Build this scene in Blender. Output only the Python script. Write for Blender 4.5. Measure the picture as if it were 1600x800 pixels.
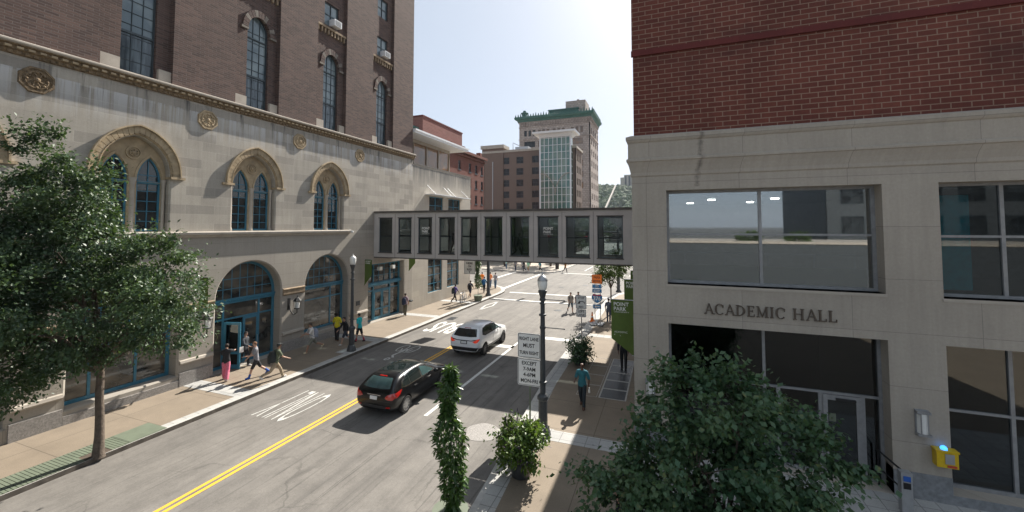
import bpy, bmesh, math, random
import numpy as np
from mathutils import Vector, Matrix, geometry
from mathutils.bvhtree import BVHTree
PI = math.pi
R = math.radians
rnd = random.Random(7)
sc = bpy.context.scene
col = sc.collection
for o in list(bpy.data.objects): bpy.data.objects.remove(o)

# ------------------------------------------------------------ camera, sky, sun, exposure
cd = bpy.data.cameras.new('camera'); cam = bpy.data.objects.new('camera', cd); col.objects.link(cam)
cd.sensor_width = 36; cd.lens = 36 * 637 / 1600; cd.shift_y = -75 / 1600
cd.clip_start = 0.1; cd.clip_end = 6000
cam.location = (0, 0, 7.0); cam.rotation_euler = (R(90 + 2.606), 0, R(20.566))
sc.camera = cam
SUN_EL, SUN_AZ = 40.7, 9.0
w = bpy.data.worlds.new('World'); sc.world = w; w.use_nodes = True
nt = w.node_tree; nt.nodes.clear()
sky = nt.nodes.new('ShaderNodeTexSky'); sky.sky_type = 'NISHITA'; sky.sun_disc = False
sky.sun_elevation = R(SUN_EL); sky.sun_rotation = R(SUN_AZ); sky.altitude = 200
sky.air_density = .75; sky.dust_density = 2.0; sky.ozone_density = 1.0
bg = nt.nodes.new('ShaderNodeBackground'); bg.inputs[1].default_value = 0.066
wo = nt.nodes.new('ShaderNodeOutputWorld')
hz = nt.nodes.new('ShaderNodeMix'); hz.data_type = 'RGBA'; hz.inputs[0].default_value = .62; hz.inputs[7].default_value = (5.0, 5.6, 6.25, 1)   # thin even summer haze veiling the sky
nt.links.new(sky.outputs[0], hz.inputs[6]); nt.links.new(hz.outputs[2], bg.inputs[0]); nt.links.new(bg.outputs[0], wo.inputs[0])
sd = bpy.data.lights.new('sun', 'SUN'); sd.energy = 4.8; sd.angle = R(0.5); sd.color = (1, .94, .85)
sun = bpy.data.objects.new('sun', sd); col.objects.link(sun)
sdir = Vector((math.sin(R(SUN_AZ)) * math.cos(R(SUN_EL)), math.cos(R(SUN_AZ)) * math.cos(R(SUN_EL)), math.sin(R(SUN_EL))))
sun.rotation_euler = sdir.to_track_quat('Z', 'Y').to_euler(); sun.location = sdir * 60
sc.view_settings.view_transform = 'Standard'; sc.view_settings.look = 'None'
sc.view_settings.gamma = 1; sc.view_settings.use_curve_mapping = False
sc.view_settings.exposure = 1.17

# ------------------------------------------------------------ materials
MATS = {}
def newmat(name):
    m = bpy.data.materials.new(name); m.use_nodes = True
    n = m.node_tree; n.nodes.clear()
    out = n.nodes.new('ShaderNodeOutputMaterial'); b = n.nodes.new('ShaderNodeBsdfPrincipled')
    n.links.new(b.outputs[0], out.inputs[0]); MATS[name] = m
    return m, n, b, out
def lk(n, a, b): n.links.new(a, b)
def nd(n, t, **kw):
    x = n.nodes.new(t)
    for k, v in kw.items(): setattr(x, k, v)
    return x
def math_(n, op, a, b=None, clamp=False):
    x = nd(n, 'ShaderNodeMath', operation=op, use_clamp=clamp)
    for i, v in enumerate((a, b)):
        if v is None: continue
        if isinstance(v, (int, float)): x.inputs[i].default_value = v
        else: lk(n, v, x.inputs[i])
    return x.outputs[0]
def mixc(n, f, a, b, mode='MIX'):
    x = nd(n, 'ShaderNodeMix', data_type='RGBA', blend_type=mode)
    for s, v in ((0, f), (6, a), (7, b)):
        if isinstance(v, (int, float)): x.inputs[s].default_value = v
        elif isinstance(v, tuple): x.inputs[s].default_value = (*v[:3], 1)
        else: lk(n, v, x.inputs[s])
    return x.outputs[2]
def noise(n, vec, scale, detail=4, rough=.6, sc3=None):
    x = nd(n, 'ShaderNodeTexNoise'); x.inputs['Scale'].default_value = scale
    x.inputs['Detail'].default_value = detail; x.inputs['Roughness'].default_value = rough
    if sc3:
        mp = nd(n, 'ShaderNodeMapping'); mp.inputs['Scale'].default_value = sc3
        lk(n, vec, mp.inputs[0]); vec = mp.outputs[0]
    lk(n, vec, x.inputs['Vector']); return x.outputs[0]
def ramp(n, v, lo, hi, a=0., b=1.):
    x = nd(n, 'ShaderNodeMapRange'); lk(n, v, x.inputs[0])
    for i, q in zip((1, 2, 3, 4), (lo, hi, a, b)): x.inputs[i].default_value = q
    return x.outputs[0]
def bump(n, b, h, s, d=.02):
    x = nd(n, 'ShaderNodeBump'); x.inputs['Strength'].default_value = s; x.inputs['Distance'].default_value = d
    lk(n, h, x.inputs['Height']); lk(n, x.outputs[0], b.inputs['Normal'])
def objco(n): return nd(n, 'ShaderNodeTexCoord').outputs['Object']
def mat(name, c, rough=.6, metal=0, var=.15, scale=6, bmp=0, spec=.5, coat=0, emit=None, es=0, bscale=None):
    if name in MATS: return MATS[name]
    m, n, b, out = newmat(name)
    co = objco(n); nz = noise(n, co, scale)
    lo = tuple(x * (1 - var) for x in c); hi = tuple(min(1, x * (1 + var)) for x in c)
    lk(n, mixc(n, ramp(n, nz, .3, .7), lo, hi), b.inputs['Base Color'])
    b.inputs['Roughness'].default_value = rough; b.inputs['Metallic'].default_value = metal
    b.inputs['Specular IOR Level'].default_value = spec; b.inputs['Coat Weight'].default_value = coat
    b.inputs['Coat Roughness'].default_value = .03
    if bmp: bump(n, b, noise(n, co, bscale or scale * 6, 3), bmp)
    if emit: b.inputs['Emission Color'].default_value = (*emit, 1); b.inputs['Emission Strength'].default_value = es
    return m
def uvz(n):  # wall coordinates: x+y across, z up
    s = nd(n, 'ShaderNodeSeparateXYZ'); lk(n, objco(n), s.inputs[0])
    c = nd(n, 'ShaderNodeCombineXYZ'); lk(n, math_(n, 'ADD', s.outputs[0], s.outputs[1]), c.inputs[0]); lk(n, s.outputs[2], c.inputs[1])
    return c.outputs[0], s.outputs[2], s
def mat_brick(name, c1, c2, mortar, bw, bh, ms, rough=.85, bmp=.5, streaks=None, dirt=.25, off=.5, bias=0., patch=None, vstreak=0, mould=None):
    m, n, b, out = newmat(name)
    v, z, s = uvz(n)
    br = nd(n, 'ShaderNodeTexBrick'); lk(n, v, br.inputs['Vector']); br.offset = off
    for k, q in (('Scale', 1), ('Mortar Size', ms), ('Mortar Smooth', .2), ('Bias', bias), ('Brick Width', bw), ('Row Height', bh)): br.inputs[k].default_value = q
    br.inputs['Color1'].default_value = (*c1, 1); br.inputs['Color2'].default_value = (*c2, 1); br.inputs['Mortar'].default_value = (*mortar, 1)
    c = br.outputs[0]
    nz = noise(n, v, .5, 5); c = mixc(n, 1, c, mixc(n, nz, (1 - dirt,) * 3, (1 + dirt * .6,) * 3), 'MULTIPLY')
    n2 = noise(n, v, 14, 4); c = mixc(n, .5, c, mixc(n, n2, (.72,) * 3, (1.25,) * 3), 'MULTIPLY')
    if vstreak:
        ns = noise(n, v, 1, 4, .7, (5, .35, 1)); c = mixc(n, vstreak, c, mixc(n, ramp(n, ns, .35, .65), (.75, .74, .73), (1.15, 1.15, 1.15)), 'MULTIPLY')
    if streaks:
        for (z0, z1, colr, amt, freq, lo, hi) in streaks:   # weather streaks hanging under a ledge
            ns = noise(n, v, 1, 5, .75, (freq, .12, 1))
            f = math_(n, 'MULTIPLY', ramp(n, ns, lo, hi), ramp(n, z, z0, z1), clamp=True)
            up = math_(n, 'LESS_THAN', z, z1 + .05)
            f = math_(n, 'MULTIPLY', math_(n, 'MULTIPLY', f, amt), up)
            c = mixc(n, f, c, colr)
    if patch:
        np_ = noise(n, v, 1, 3, .6, (.25, .6, 1)); c = mixc(n, math_(n, 'MULTIPLY', ramp(n, np_, .52, .7), .6), c, patch)
    if mould:   # black drip mark with its own outline below a cornice joint
        u0, z0, wd = mould; sv_ = nd(n, 'ShaderNodeSeparateXYZ'); lk(n, v, sv_.inputs[0])
        du = math_(n, 'ABSOLUTE', math_(n, 'SUBTRACT', sv_.outputs[0], u0)); nn = noise(n, v, 6, 4, .7)
        f = ramp(n, math_(n, 'ADD', du, math_(n, 'MULTIPLY', nn, wd * 2.4)), wd * 1.9, wd * .9)
        f = math_(n, 'MULTIPLY', f, math_(n, 'GREATER_THAN', z, z0)); c = mixc(n, math_(n, 'MULTIPLY', f, .65), c, (.04, .037, .033))
    lk(n, c, b.inputs['Base Color']); b.inputs['Roughness'].default_value = rough; b.inputs['Specular IOR Level'].default_value = .3
    h = math_(n, 'ADD', math_(n, 'MULTIPLY', br.outputs[1], -1.), math_(n, 'MULTIPLY', n2, .5)); bump(n, b, h, bmp, .01)
    return m
def mat_glass(name, tint=(.35, .38, .38), refl=.12, rough=.02, ior=1.55):
    m, n, b, out = newmat(name)
    n.nodes.remove(b)
    t = nd(n, 'ShaderNodeBsdfTransparent'); t.inputs[0].default_value = (*tint, 1)
    g = nd(n, 'ShaderNodeBsdfGlossy'); g.inputs['Roughness'].default_value = rough; g.inputs[0].default_value = (.9, .93, .95, 1)
    f = nd(n, 'ShaderNodeFresnel'); f.inputs[0].default_value = ior
    x = nd(n, 'ShaderNodeMixShader'); lk(n, math_(n, 'ADD', f.outputs[0], refl, clamp=True), x.inputs[0])
    lk(n, t.outputs[0], x.inputs[1]); lk(n, g.outputs[0], x.inputs[2]); lk(n, x.outputs[0], out.inputs[0])
    return m
def mat_pane(name, c=(.02, .028, .032), c2=(.05, .055, .055), scale=.7, rough=.04, spec=.8, sc3=None):
    m, n, b, out = newmat(name)
    v, z, s = uvz(n)
    nz = noise(n, v, scale, 3, .5, sc3)
    lk(n, mixc(n, ramp(n, nz, .4, .62), c, c2), b.inputs['Base Color'])
    b.inputs['Roughness'].default_value = rough; b.inputs['Specular IOR Level'].default_value = spec
    return m
def mat_leaf(name, c1, c2, c3, rough=.38, trans=.25, scale=1.2):
    m, n, b, out = newmat(name)
    co = objco(n)
    c = mixc(n, ramp(n, noise(n, co, scale, 3), .38, .62), c1, c2)
    c = mixc(n, math_(n, 'MULTIPLY', ramp(n, noise(n, co, 9, 2), .58, .75), .7), c, c3)
    lk(n, c, b.inputs['Base Color']); b.inputs['Roughness'].default_value = rough; b.inputs['Specular IOR Level'].default_value = .42
    t = nd(n, 'ShaderNodeBsdfTranslucent'); lk(n, mixc(n, .5, c, (.12, .2, .02)), t.inputs[0])
    x = nd(n, 'ShaderNodeMixShader'); x.inputs[0].default_value = trans
    lk(n, b.outputs[0], x.inputs[1]); lk(n, t.outputs[0], x.inputs[2]); lk(n, x.outputs[0], out.inputs[0])
    return m

LIME = (.41, .37, .315)
mat_brick('ashlar', (.42, .385, .33), (.30, .275, .24), (.40, .37, .32), 1.25, .42, .012, bmp=.25, dirt=.3, vstreak=.35,
          streaks=[(10.9, 12.2, (.52, .52, .52), .8, 4.2, .44, .56), (11.5, 12.6, (.06, .06, .06), .9, 2.6, .54, .64)])
mat_brick('ashlar_low', (.36, .33, .285), (.335, .305, .265), (.26, .24, .21), 2.4, .62, .008, bmp=.12, dirt=.22, vstreak=.2)
mat_brick('ashlar_ext', (.44, .40, .34), (.39, .355, .305), (.36, .33, .28), 1.6, .5, .008, bmp=.15, dirt=.25, vstreak=.25,
          streaks=[(10.4, 12.1, (.05, .05, .055), .9, 1.6, .40, .62), (9.9, 12.2, (.13, .13, .125), .7, .9, .35, .6)])
mat_brick('brick_dark', (.135, .085, .07), (.072, .047, .042), (.135, .108, .095), .36, .095, .012, bmp=.8, dirt=.3)
mat_brick('brick_red', (.175, .056, .040), (.135, .042, .031), (.28, .185, .14), .41, .155, .014, bmp=.5, dirt=.4, patch=(.05, .022, .02), vstreak=.3)
mat_brick('brick_band', (.14, .035, .032), (.12, .03, .028), (.13, .035, .03), .41, .4, .004, bmp=.2, dirt=.15)
mat_brick('brick_far', (.19, .065, .048), (.14, .045, .035), (.22, .11, .08), .3, .1, .012, bmp=.3, dirt=.2)
mat_brick('brick_pink', (.24, .10, .085), (.20, .085, .07), (.27, .13, .11), .8, .28, .02, bmp=.3, dirt=.15)
mat_brick('brown_render', (.17, .122, .098), (.165, .118, .095), (.155, .11, .09), 3, 3.1, .01, bmp=.05, dirt=.1)
mat_brick('tower_stone', (.46, .39, .345), (.33, .28, .25), (.20, .17, .155), 1.1, .7, .06, bmp=.6, dirt=.25)
mat_brick('precast', LIME, (.385, .347, .295), (.22, .2, .18), 2.65, 1.4, .006, off=0, bmp=.08, dirt=.2, vstreak=.25,
          streaks=[(8.3, 9.85, (.05, .048, .045), .5, 1.2, .62, .75)], mould=(14.75, 8.25, .13))
mat('precast_plain', LIME, .85, var=.1, scale=1.2, bmp=.12, bscale=40)
mat('buff', (.37, .285, .18), .85, var=.25, scale=3, bmp=.3, bscale=12)
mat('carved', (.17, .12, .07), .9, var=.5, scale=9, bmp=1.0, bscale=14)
mat('limestone', (.38, .34, .29), .85, var=.15, scale=2, bmp=.15, bscale=20)
mat('band_brown', (.25, .185, .12), .9, var=.3, scale=3, bmp=.3)
mat('granite', (.25, .235, .22), .6, var=.35, scale=22, bmp=.2)
mat('granite_grey', (.20, .21, .22), .6, var=.25, scale=8, bmp=.3, bscale=30)
mat('teal', (.035, .165, .25), .35, var=.15)
mat('teal_dark', (.02, .055, .085), .45, var=.15)
mat('frame_dark', (.035, .05, .06), .5)
mat('frame_grey', (.27, .275, .28), .45, metal=.2)
mat('bridge_paint', (.49, .465, .445), .55, var=.08, scale=1.5)
mat('bridge_dark', (.10, .09, .08), .7, var=.3)
mat('white_metal', (.7, .71, .72), .4, var=.05)
mat('dark_metal', (.045, .05, .055), .45, var=.2)
mat('galv', (.42, .43, .44), .45, metal=.6, var=.1)
mat('copper_green', (.03, .105, .085), .7, var=.35, scale=2, bmp=.4)
mat('concrete_light', (.42, .41, .385), .85, var=.15, scale=5, bmp=.1)
mat('floor_in', (.3, .28, .25), .5)
mat('wall_in', (.32, .32, .31), .8)
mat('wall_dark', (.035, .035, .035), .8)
mat('olive_in', (.17, .16, .09), .7)
mat('curtain_teal', (.01, .50, .58), .8)
mat('black', (.012, .012, .013), .5, var=.1)
mat('bark', (.10, .078, .06), .95, var=.35, scale=8, bmp=1, bscale=18)
mat('lamp_on', (.8, .8, .75), .4, emit=(1, .95, .85), es=12)
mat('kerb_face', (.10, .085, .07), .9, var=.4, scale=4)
mat('stone_dirty', (.19, .165, .14), .9, var=.3, scale=4)
mat('warm_lamp', (.8, .6, .3), .4, emit=(1, .6, .2), es=4)
mat('frost', (.75, .75, .72), .35, var=.05)
mat_glass('glass_bridge', (.62, .66, .67), .0, ior=1.4)
mat_glass('glass_hall', (.62, .66, .68), .2)
mat_glass('glass_low', (.6, .63, .64), .05, ior=1.45)
mat_glass('glass_door', (.30, .34, .34), .05)
mat_pane('pane_dark', (.012, .016, .018), (.03, .035, .035))
mat_pane('pane_shop', (.015, .017, .017), (.11, .095, .075), .9, sc3=(1, 1.6, 1))
mat_pane('pane_blind', (.10, .14, .16), (.20, .25, .26), .8, .12)
mat_pane('pane_low', (.03, .045, .055), (.09, .12, .135), 3, .1, sc3=(3, .3, 1))
mat_pane('pane_far', (.012, .014, .017), (.035, .04, .045), 1, .25, .25)
mat('curtain_wall_dark', (.05, .058, .065), .5)
mat_pane('pane_amber', (.22, .12, .06), (.16, .11, .07), 1)
mat_pane('pane_green', (.05, .14, .12), (.16, .22, .17), .35, .08)

# ------------------------------------------------------------ mesh helpers
class MB:
    def __init__(s): s.v = []; s.f = []; s.m = []; s.cur = 0
    def poly(s, pts):
        i = len(s.v); s.v += [tuple(p) for p in pts]; s.f.append(tuple(range(i, i + len(pts)))); s.m.append(s.cur)
    def box(s, x0, x1, y0, y1, z0, z1, M=None):
        c = [(x0, y0, z0), (x1, y0, z0), (x1, y1, z0), (x0, y1, z0), (x0, y0, z1), (x1, y0, z1), (x1, y1, z1), (x0, y1, z1)]
        if M: c = [M @ Vector(p) for p in c]
        i = len(s.v); s.v += [tuple(p) for p in c]
        for f in ((0, 3, 2, 1), (4, 5, 6, 7), (0, 1, 5, 4), (1, 2, 6, 5), (2, 3, 7, 6), (3, 0, 4, 7)): s.f.append(tuple(i + k for k in f)); s.m.append(s.cur)
    def ring(s, rings, cap0=True, cap1=True, close=True):
        i = len(s.v); n = len(rings[0])
        for r in rings: s.v += [tuple(p) for p in r]
        for a in range(len(rings) - 1):
            for k in range(n if close else n - 1):
                k2 = (k + 1) % n
                s.f.append((i + a * n + k, i + a * n + k2, i + (a + 1) * n + k2, i + (a + 1) * n + k)); s.m.append(s.cur)
        if cap0: s.f.append(tuple(i + k for k in range(n))[::-1]); s.m.append(s.cur)
        if cap1: s.f.append(tuple(i + (len(rings) - 1) * n + k for k in range(n))); s.m.append(s.cur)
    def tube(s, pts, r, n=8, cap=True):
        pts = [Vector(p) for p in pts]; rs = r if isinstance(r, (list, tuple)) else [r] * len(pts)
        rings = []; up = None
        for k, p in enumerate(pts):
            d = (pts[min(k + 1, len(pts) - 1)] - pts[max(k - 1, 0)])
            if d.length < 1e-9: d = Vector((0, 0, 1))
            d.normalize()
            if up is None: up = Vector((0, 0, 1)) if abs(d.z) < .9 else Vector((1, 0, 0))
            a = d.cross(up)
            if a.length < 1e-4: a = d.cross(Vector((0, 1, 0)))
            a.normalize(); b = a.cross(d).normalized(); up = b
            rings.append([p + (a * math.cos(t) + b * math.sin(t)) * rs[k] for t in [2 * PI * q / n for q in range(n)]])
        s.ring([r[::-1] for r in rings], cap, cap)
    def lathe(s, prof, c=(0, 0, 0), n=16, sq=None):
        rings = []
        for r, z in prof:
            rings.append([(c[0] + r * math.cos(2 * PI * k / n), c[1] + r * math.sin(2 * PI * k / n), c[2] + z) for k in range(n)])
        s.ring(rings)
    def sphere(s, c, r, n=12, m=8, sz=1):
        s.lathe([(max(1e-4, r * math.sin(PI * k / m)), -r * sz * math.cos(PI * k / m)) for k in range(m + 1)], c, n)
    def slab(s, outer, holes, d0, d1, M, back=False, hold=None):
        """outline in wall coordinates (u,v) with holes, front at depth d0, edges running back to d1"""
        loops = [outer] + list(holes)
        tris = geometry.tessellate_polygon([[Vector((p[0], p[1], 0)) for p in L] for L in loops])
        flat = [p for L in loops for p in L]
        i = len(s.v); s.v += [M(p[0], p[1], d0) for p in flat]
        nrm = (Vector(M(0, 0, -1)) - Vector(M(0, 0, 0)))
        for t in tris:
            a, b, c = (Vector(s.v[i + k]) for k in t)
            cr = (b - a).cross(c - a)
            if cr.length < 1e-9: continue
            if cr.dot(nrm) < 0: t = t[::-1]
            s.f.append(tuple(i + k for k in t)); s.m.append(s.cur)
        if back:
            j = len(s.v); s.v += [M(p[0], p[1], d1) for p in flat]
            for t in tris: s.f.append(tuple(j + k for k in t)); s.m.append(s.cur)
        if d1 != d0:
            for L in loops: s.strip(L, d0, d1, M, outerloop=(L is outer))
    def strip(s, L, d0, d1, M, L2=None, outerloop=False):
        L2 = L2 or L
        for k in range(len(L)):
            a, b = L[k], L[(k + 1) % len(L)]; a2, b2 = L2[k], L2[(k + 1) % len(L)]
            s.poly([M(*a, d0), M(*b, d0), M(*b2, d1), M(*a2, d1)])
    def ub(s, u0, u1, v0, v1, d0, d1, M):
        c = [M(u0, v0, d0), M(u1, v0, d0), M(u1, v1, d0), M(u0, v1, d0), M(u0, v0, d1), M(u1, v0, d1), M(u1, v1, d1), M(u0, v1, d1)]
        i = len(s.v); s.v += c
        for f in ((0, 1, 2, 3), (5, 4, 7, 6), (4, 0, 3, 7), (1, 5, 6, 2), (3, 2, 6, 7), (4, 5, 1, 0)): s.f.append(tuple(i + k for k in f)); s.m.append(s.cur)
    def mesh(s, name, mats, smooth=False):
        me = bpy.data.meshes.new(name); me.from_pydata(s.v, [], s.f)
        for m in mats: me.materials.append(MATS[m])
        me.polygons.foreach_set('material_index', s.m)
        if smooth: me.polygons.foreach_set('use_smooth', [True] * len(me.polygons))
        bm = bmesh.new(); bm.from_mesh(me); bmesh.ops.remove_doubles(bm, verts=bm.verts, dist=1e-5); bmesh.ops.recalc_face_normals(bm, faces=bm.faces); bm.to_mesh(me); bm.free()
        if smooth:
            try: me.set_sharp_from_angle(angle=R(40))
            except Exception: pass
        me.update(); return me
    def build(s, name, mats, parent=None, smooth=False, world=True):
        if isinstance(mats, str): mats = [mats]
        return link(name, s.mesh(name, mats, smooth), parent, world)
def link(name, me, parent=None, world=True):
    o = bpy.data.objects.new(name, me); col.objects.link(o)
    if parent is not None:
        o.parent = parent
        if world and parent.type == 'EMPTY': o.matrix_parent_inverse = Matrix.Translation(-parent.location)
    return o
def tag(o, label=None, cat=None, group=None, kind=None):
    for k, v in (('label', label), ('category', cat), ('group', group), ('kind', kind)):
        if v: o[k] = v
    return o
def thing(name, label, cat, loc=(0, 0, 0), rz=0, group=None):
    o = bpy.data.objects.new(name, None); col.objects.link(o); o.location = loc; o.rotation_euler = (0, 0, rz); o.empty_display_size = .3
    return tag(o, label, cat, group)
def struct(name, mb, mats, smooth=False): return tag(mb.build(name, mats, None, smooth), kind='structure')
KIDS = {}
def copy_tree(o, parent=None):
    c = o.copy(); col.objects.link(c)
    if parent is not None: c.parent = parent
    for ch in [x for x in list(bpy.data.objects) if x.parent == o]: copy_tree(ch, c)
    return c
def WX(X0): return lambda u, v, d: (X0 - d, u, v)          # wall facing +X, u = y
def WXn(X0): return lambda u, v, d: (X0 + d, u, v)         # wall facing -X
def WY(Y0): return lambda u, v, d: (u, Y0 + d, v)          # wall facing -Y, u = x
def rect(u0, u1, v0, v1): return [(u0, v0), (u1, v0), (u1, v1), (u0, v1)]
def arch(cu, hw, v0, vs, rise, n=10):
    """pointed arch outline, counter clockwise from bottom left"""
    c = (rise * rise - hw * hw) / (2 * hw); Rr = hw + c
    pts = [(cu - hw, v0), (cu + hw, v0)]
    a1 = math.acos(max(-1, min(1, c / Rr)))
    for k in range(n + 1): t = a1 * k / n; pts.append((cu - c + Rr * math.cos(t), vs + Rr * math.sin(t)))
    for k in range(n - 1, -1, -1): t = a1 * k / n; pts.append((cu + c - Rr * math.cos(t), vs + Rr * math.sin(t)))
    return pts
def arch_h(u, cu, hw, vs, rise):
    c = (rise * rise - hw * hw) / (2 * hw); Rr = hw + c; du = abs(u - cu)
    if du >= hw: return vs
    return vs + math.sqrt(max(0, Rr * Rr - (du + c) ** 2))
def text_mesh(body, w, h, depth=.004, bold=0., space=1., line=1., align='CENTER'):
    cu = bpy.data.curves.new('t', 'FONT'); cu.body = body; cu.size = 1; cu.extrude = depth if depth else 0; cu.offset = bold; cu.align_x = align; cu.space_character = space; cu.space_line = line; cu.resolution_u = 3
    ob = bpy.data.objects.new('t', cu); col.objects.link(ob)
    dg = bpy.context.evaluated_depsgraph_get(); dg.update()
    me = bpy.data.meshes.new_from_object(ob.evaluated_get(dg)); bpy.data.objects.remove(ob); bpy.data.curves.remove(cu)
    n = len(me.vertices); co = np.empty(n * 3); me.vertices.foreach_get('co', co); co = co.reshape(-1, 3)
    mn = co.min(0); mx = co.max(0)
    co[:, 0] = (co[:, 0] - (mn[0] + mx[0]) / 2) * (w / (mx[0] - mn[0])); co[:, 1] = (co[:, 1] - (mn[1] + mx[1]) / 2) * (h / (mx[1] - mn[1]))
    me.vertices.foreach_set('co', co.ravel()); me.update(); return me
def text_obj(name, body, w, h, mw, material, parent=None, world=True, **kw):
    me = text_mesh(body, w, h, **kw); me.name = name; me.transform(mw); me.materials.append(MATS[material])
    return link(name, me, parent, world)
def MY(u, v, d=0.):   # local xy of flat text -> wall facing -Y at (u, d, v)
    return Matrix.Translation((u, d, v)) @ Matrix.Rotation(R(90), 4, 'X')
def MXp(X, y, z):  # text on a wall facing +X
    return Matrix.Translation((X, y, z)) @ Matrix.Rotation(R(90), 4, 'Z') @ Matrix.Rotation(R(90), 4, 'X')

# ------------------------------------------------------------ ground, road, pavements
def mat_asphalt():
    m, n, b, out = newmat('asphalt')
    co = objco(n); s = nd(n, 'ShaderNodeSeparateXYZ'); lk(n, co, s.inputs[0])
    c = mixc(n, ramp(n, noise(n, co, .35, 5), .3, .7), (.155, .145, .132), (.20, .186, .168))
    c = mixc(n, .8, c, mixc(n, ramp(n, noise(n, co, 30, 6, .8), .3, .7), (.72,) * 3, (1.25,) * 3), 'MULTIPLY')
    trk = ramp(n, noise(n, co, 1, 5, .65, (1.6, .10, 1)), .45, .66)     # tyre-polished dark bands along the lanes
    c = mixc(n, math_(n, 'MULTIPLY', trk, .42), c, (.075, .07, .066))
    th = ramp(n, noise(n, co, 1, 6, .8, (9, .16, 1)), .56, .66); c = mixc(n, math_(n, 'MULTIPLY', th, .6), c, (.045, .042, .04))
    wv = nd(n, 'ShaderNodeVectorMath', operation='MULTIPLY_ADD'); nz3 = nd(n, 'ShaderNodeTexNoise'); nz3.inputs['Scale'].default_value = 1.3; nz3.inputs['Detail'].default_value = 5; lk(n, co, nz3.inputs['Vector'])
    lk(n, nz3.outputs['Color'], wv.inputs[0]); wv.inputs[1].default_value = (.9, .9, 0); lk(n, co, wv.inputs[2])
    vo = nd(n, 'ShaderNodeTexVoronoi', feature='DISTANCE_TO_EDGE'); vo.inputs['Scale'].default_value = .28; lk(n, wv.outputs[0], vo.inputs['Vector'])
    ck = math_(n, 'MULTIPLY', ramp(n, vo.outputs['Distance'], .010, .003), ramp(n, noise(n, co, .25, 2), .42, .55)); c = mixc(n, math_(n, 'MULTIPLY', ck, .3), c, (.03, .028, .027))
    c = mixc(n, .6, c, mixc(n, ramp(n, noise(n, co, 1.7, 7, .75), .35, .65), (.78,) * 3, (1.18,) * 3), 'MULTIPLY')
    oil = ramp(n, noise(n, co, 1.1, 4, .7), .66, .78); c = mixc(n, math_(n, 'MULTIPLY', oil, .5), c, (.06, .055, .05))
    lk(n, c, b.inputs['Base Color']); b.inputs['Roughness'].default_value = .82; b.inputs['Specular IOR Level'].default_value = .35
    bump(n, b, noise(n, co, 60, 3), .35, .01)
def mat_aggregate(name, a, bb, joint=2.35):
    m, n, b, out = newmat(name)
    co = objco(n)
    br = nd(n, 'ShaderNodeTexBrick'); br.offset = 0; lk(n, co, br.inputs['Vector'])
    for k, q in (('Scale', 1), ('Mortar Size', .012), ('Brick Width', joint), ('Row Height', joint), ('Mortar Smooth', .1)): br.inputs[k].default_value = q
    br.inputs['Color1'].default_value = (*a, 1); br.inputs['Color2'].default_value = (*bb, 1); br.inputs['Mortar'].default_value = (*[x * .5 for x in a], 1)
    c = mixc(n, .7, br.outputs[0], mixc(n, ramp(n, noise(n, co, 40, 5, .8), .3, .7), (.7,) * 3, (1.3,) * 3), 'MULTIPLY')
    c = mixc(n, .7, c, mixc(n, ramp(n, noise(n, co, .8, 5, .7), .3, .7), (.78,) * 3, (1.15,) * 3), 'MULTIPLY')
    sp = ramp(n, noise(n, co, 5, 2, .5), .72, .78); c = mixc(n, math_(n, 'MULTIPLY', sp, .5), c, (.06, .05, .045))
    lk(n, c, b.inputs['Base Color']); b.inputs['Roughness'].default_value = .85; bump(n, b, noise(n, co, 70, 2), .3, .008)
def mat_paint(name, c, wear=.5):
    m, n, b, out = newmat(name)
    co = objco(n)
    f = ramp(n, noise(n, co, 7, 6, .8), .5, .68); f2 = ramp(n, noise(n, co, 45, 3, .7), .45, .75)
    f = math_(n, 'MULTIPLY', math_(n, 'ADD', f, math_(n, 'MULTIPLY', f2, .35), clamp=True), wear)
    lk(n, mixc(n, f, c, (.15, .14, .128)), b.inputs['Base Color']); b.inputs['Roughness'].default_value = .7
mat_asphalt(); mat_aggregate('aggregate', (.225, .182, .135), (.21, .17, .126)); mat_aggregate('plaza', (.42, .37, .31), (.40, .35, .30), 3)
mat_aggregate('paver', (.41, .405, .385), (.35, .35, .34), .42)
mat_paint('white_paint', (.70, .70, .67), .6); mat_paint('worn_white', (.58, .58, .55), .95); mat_paint('yellow_paint', (.74, .41, .03), .3)
mat('soil', (.08, .06, .045), .95, var=.3)
mat('grate_green', (.13, .155, .11), .7, var=.12, scale=3)
mat('grass', (.085, .085, .08), .9, var=.25, scale=.08); MATS['grass'].name = 'far_ground'

mb = MB(); N = 24
for i in range(-N, N):
    for j in range(-N, N): mb.poly([(i * 180, j * 180, -.30), ((i + 1) * 180, j * 180, -.30), ((i + 1) * 180, (j + 1) * 180, -.30), (i * 180, (j + 1) * 180, -.30)])
struct('ground', mb, 'grass')
mb = MB(); mb.poly([(-30, -60, -.15), (30, -60, -.15), (30, 300, -.15), (-30, 300, -.15)]); mb.poly([(-160, 30, -.154), (160, 30, -.154), (160, 66, -.154), (-160, 66, -.154)])
struct('road', mb, 'asphalt')
def pave(name, pts, m, z=0., b=-.16, kind='structure'):
    mb = MB(); mb.ring([[(x, y, b) for x, y in pts], [(x, y, z) for x, y in pts]])
    return struct(name, mb, m)
LC = -16.30
cornerL = [(LC, 40.2), (-16.45, 41.5), (-16.9, 42.8), (-17.6, 44.1), (-18.9, 45.3), (-22, 46.6), (-34, 48.5), (-120, 55)]
def inset(pts, d):   # shift corner curve inwards
    out = []
    for k, (x, y) in enumerate(pts):
        a = Vector(pts[max(k - 1, 0)]); c = Vector(pts[min(k + 1, len(pts) - 1)]); t = (c - a).normalized(); out.append((x - t.y * d, y + t.x * d))
    return out
edgeL = [(LC, -30)] + cornerL
inL = inset(edgeL, .42)
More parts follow.
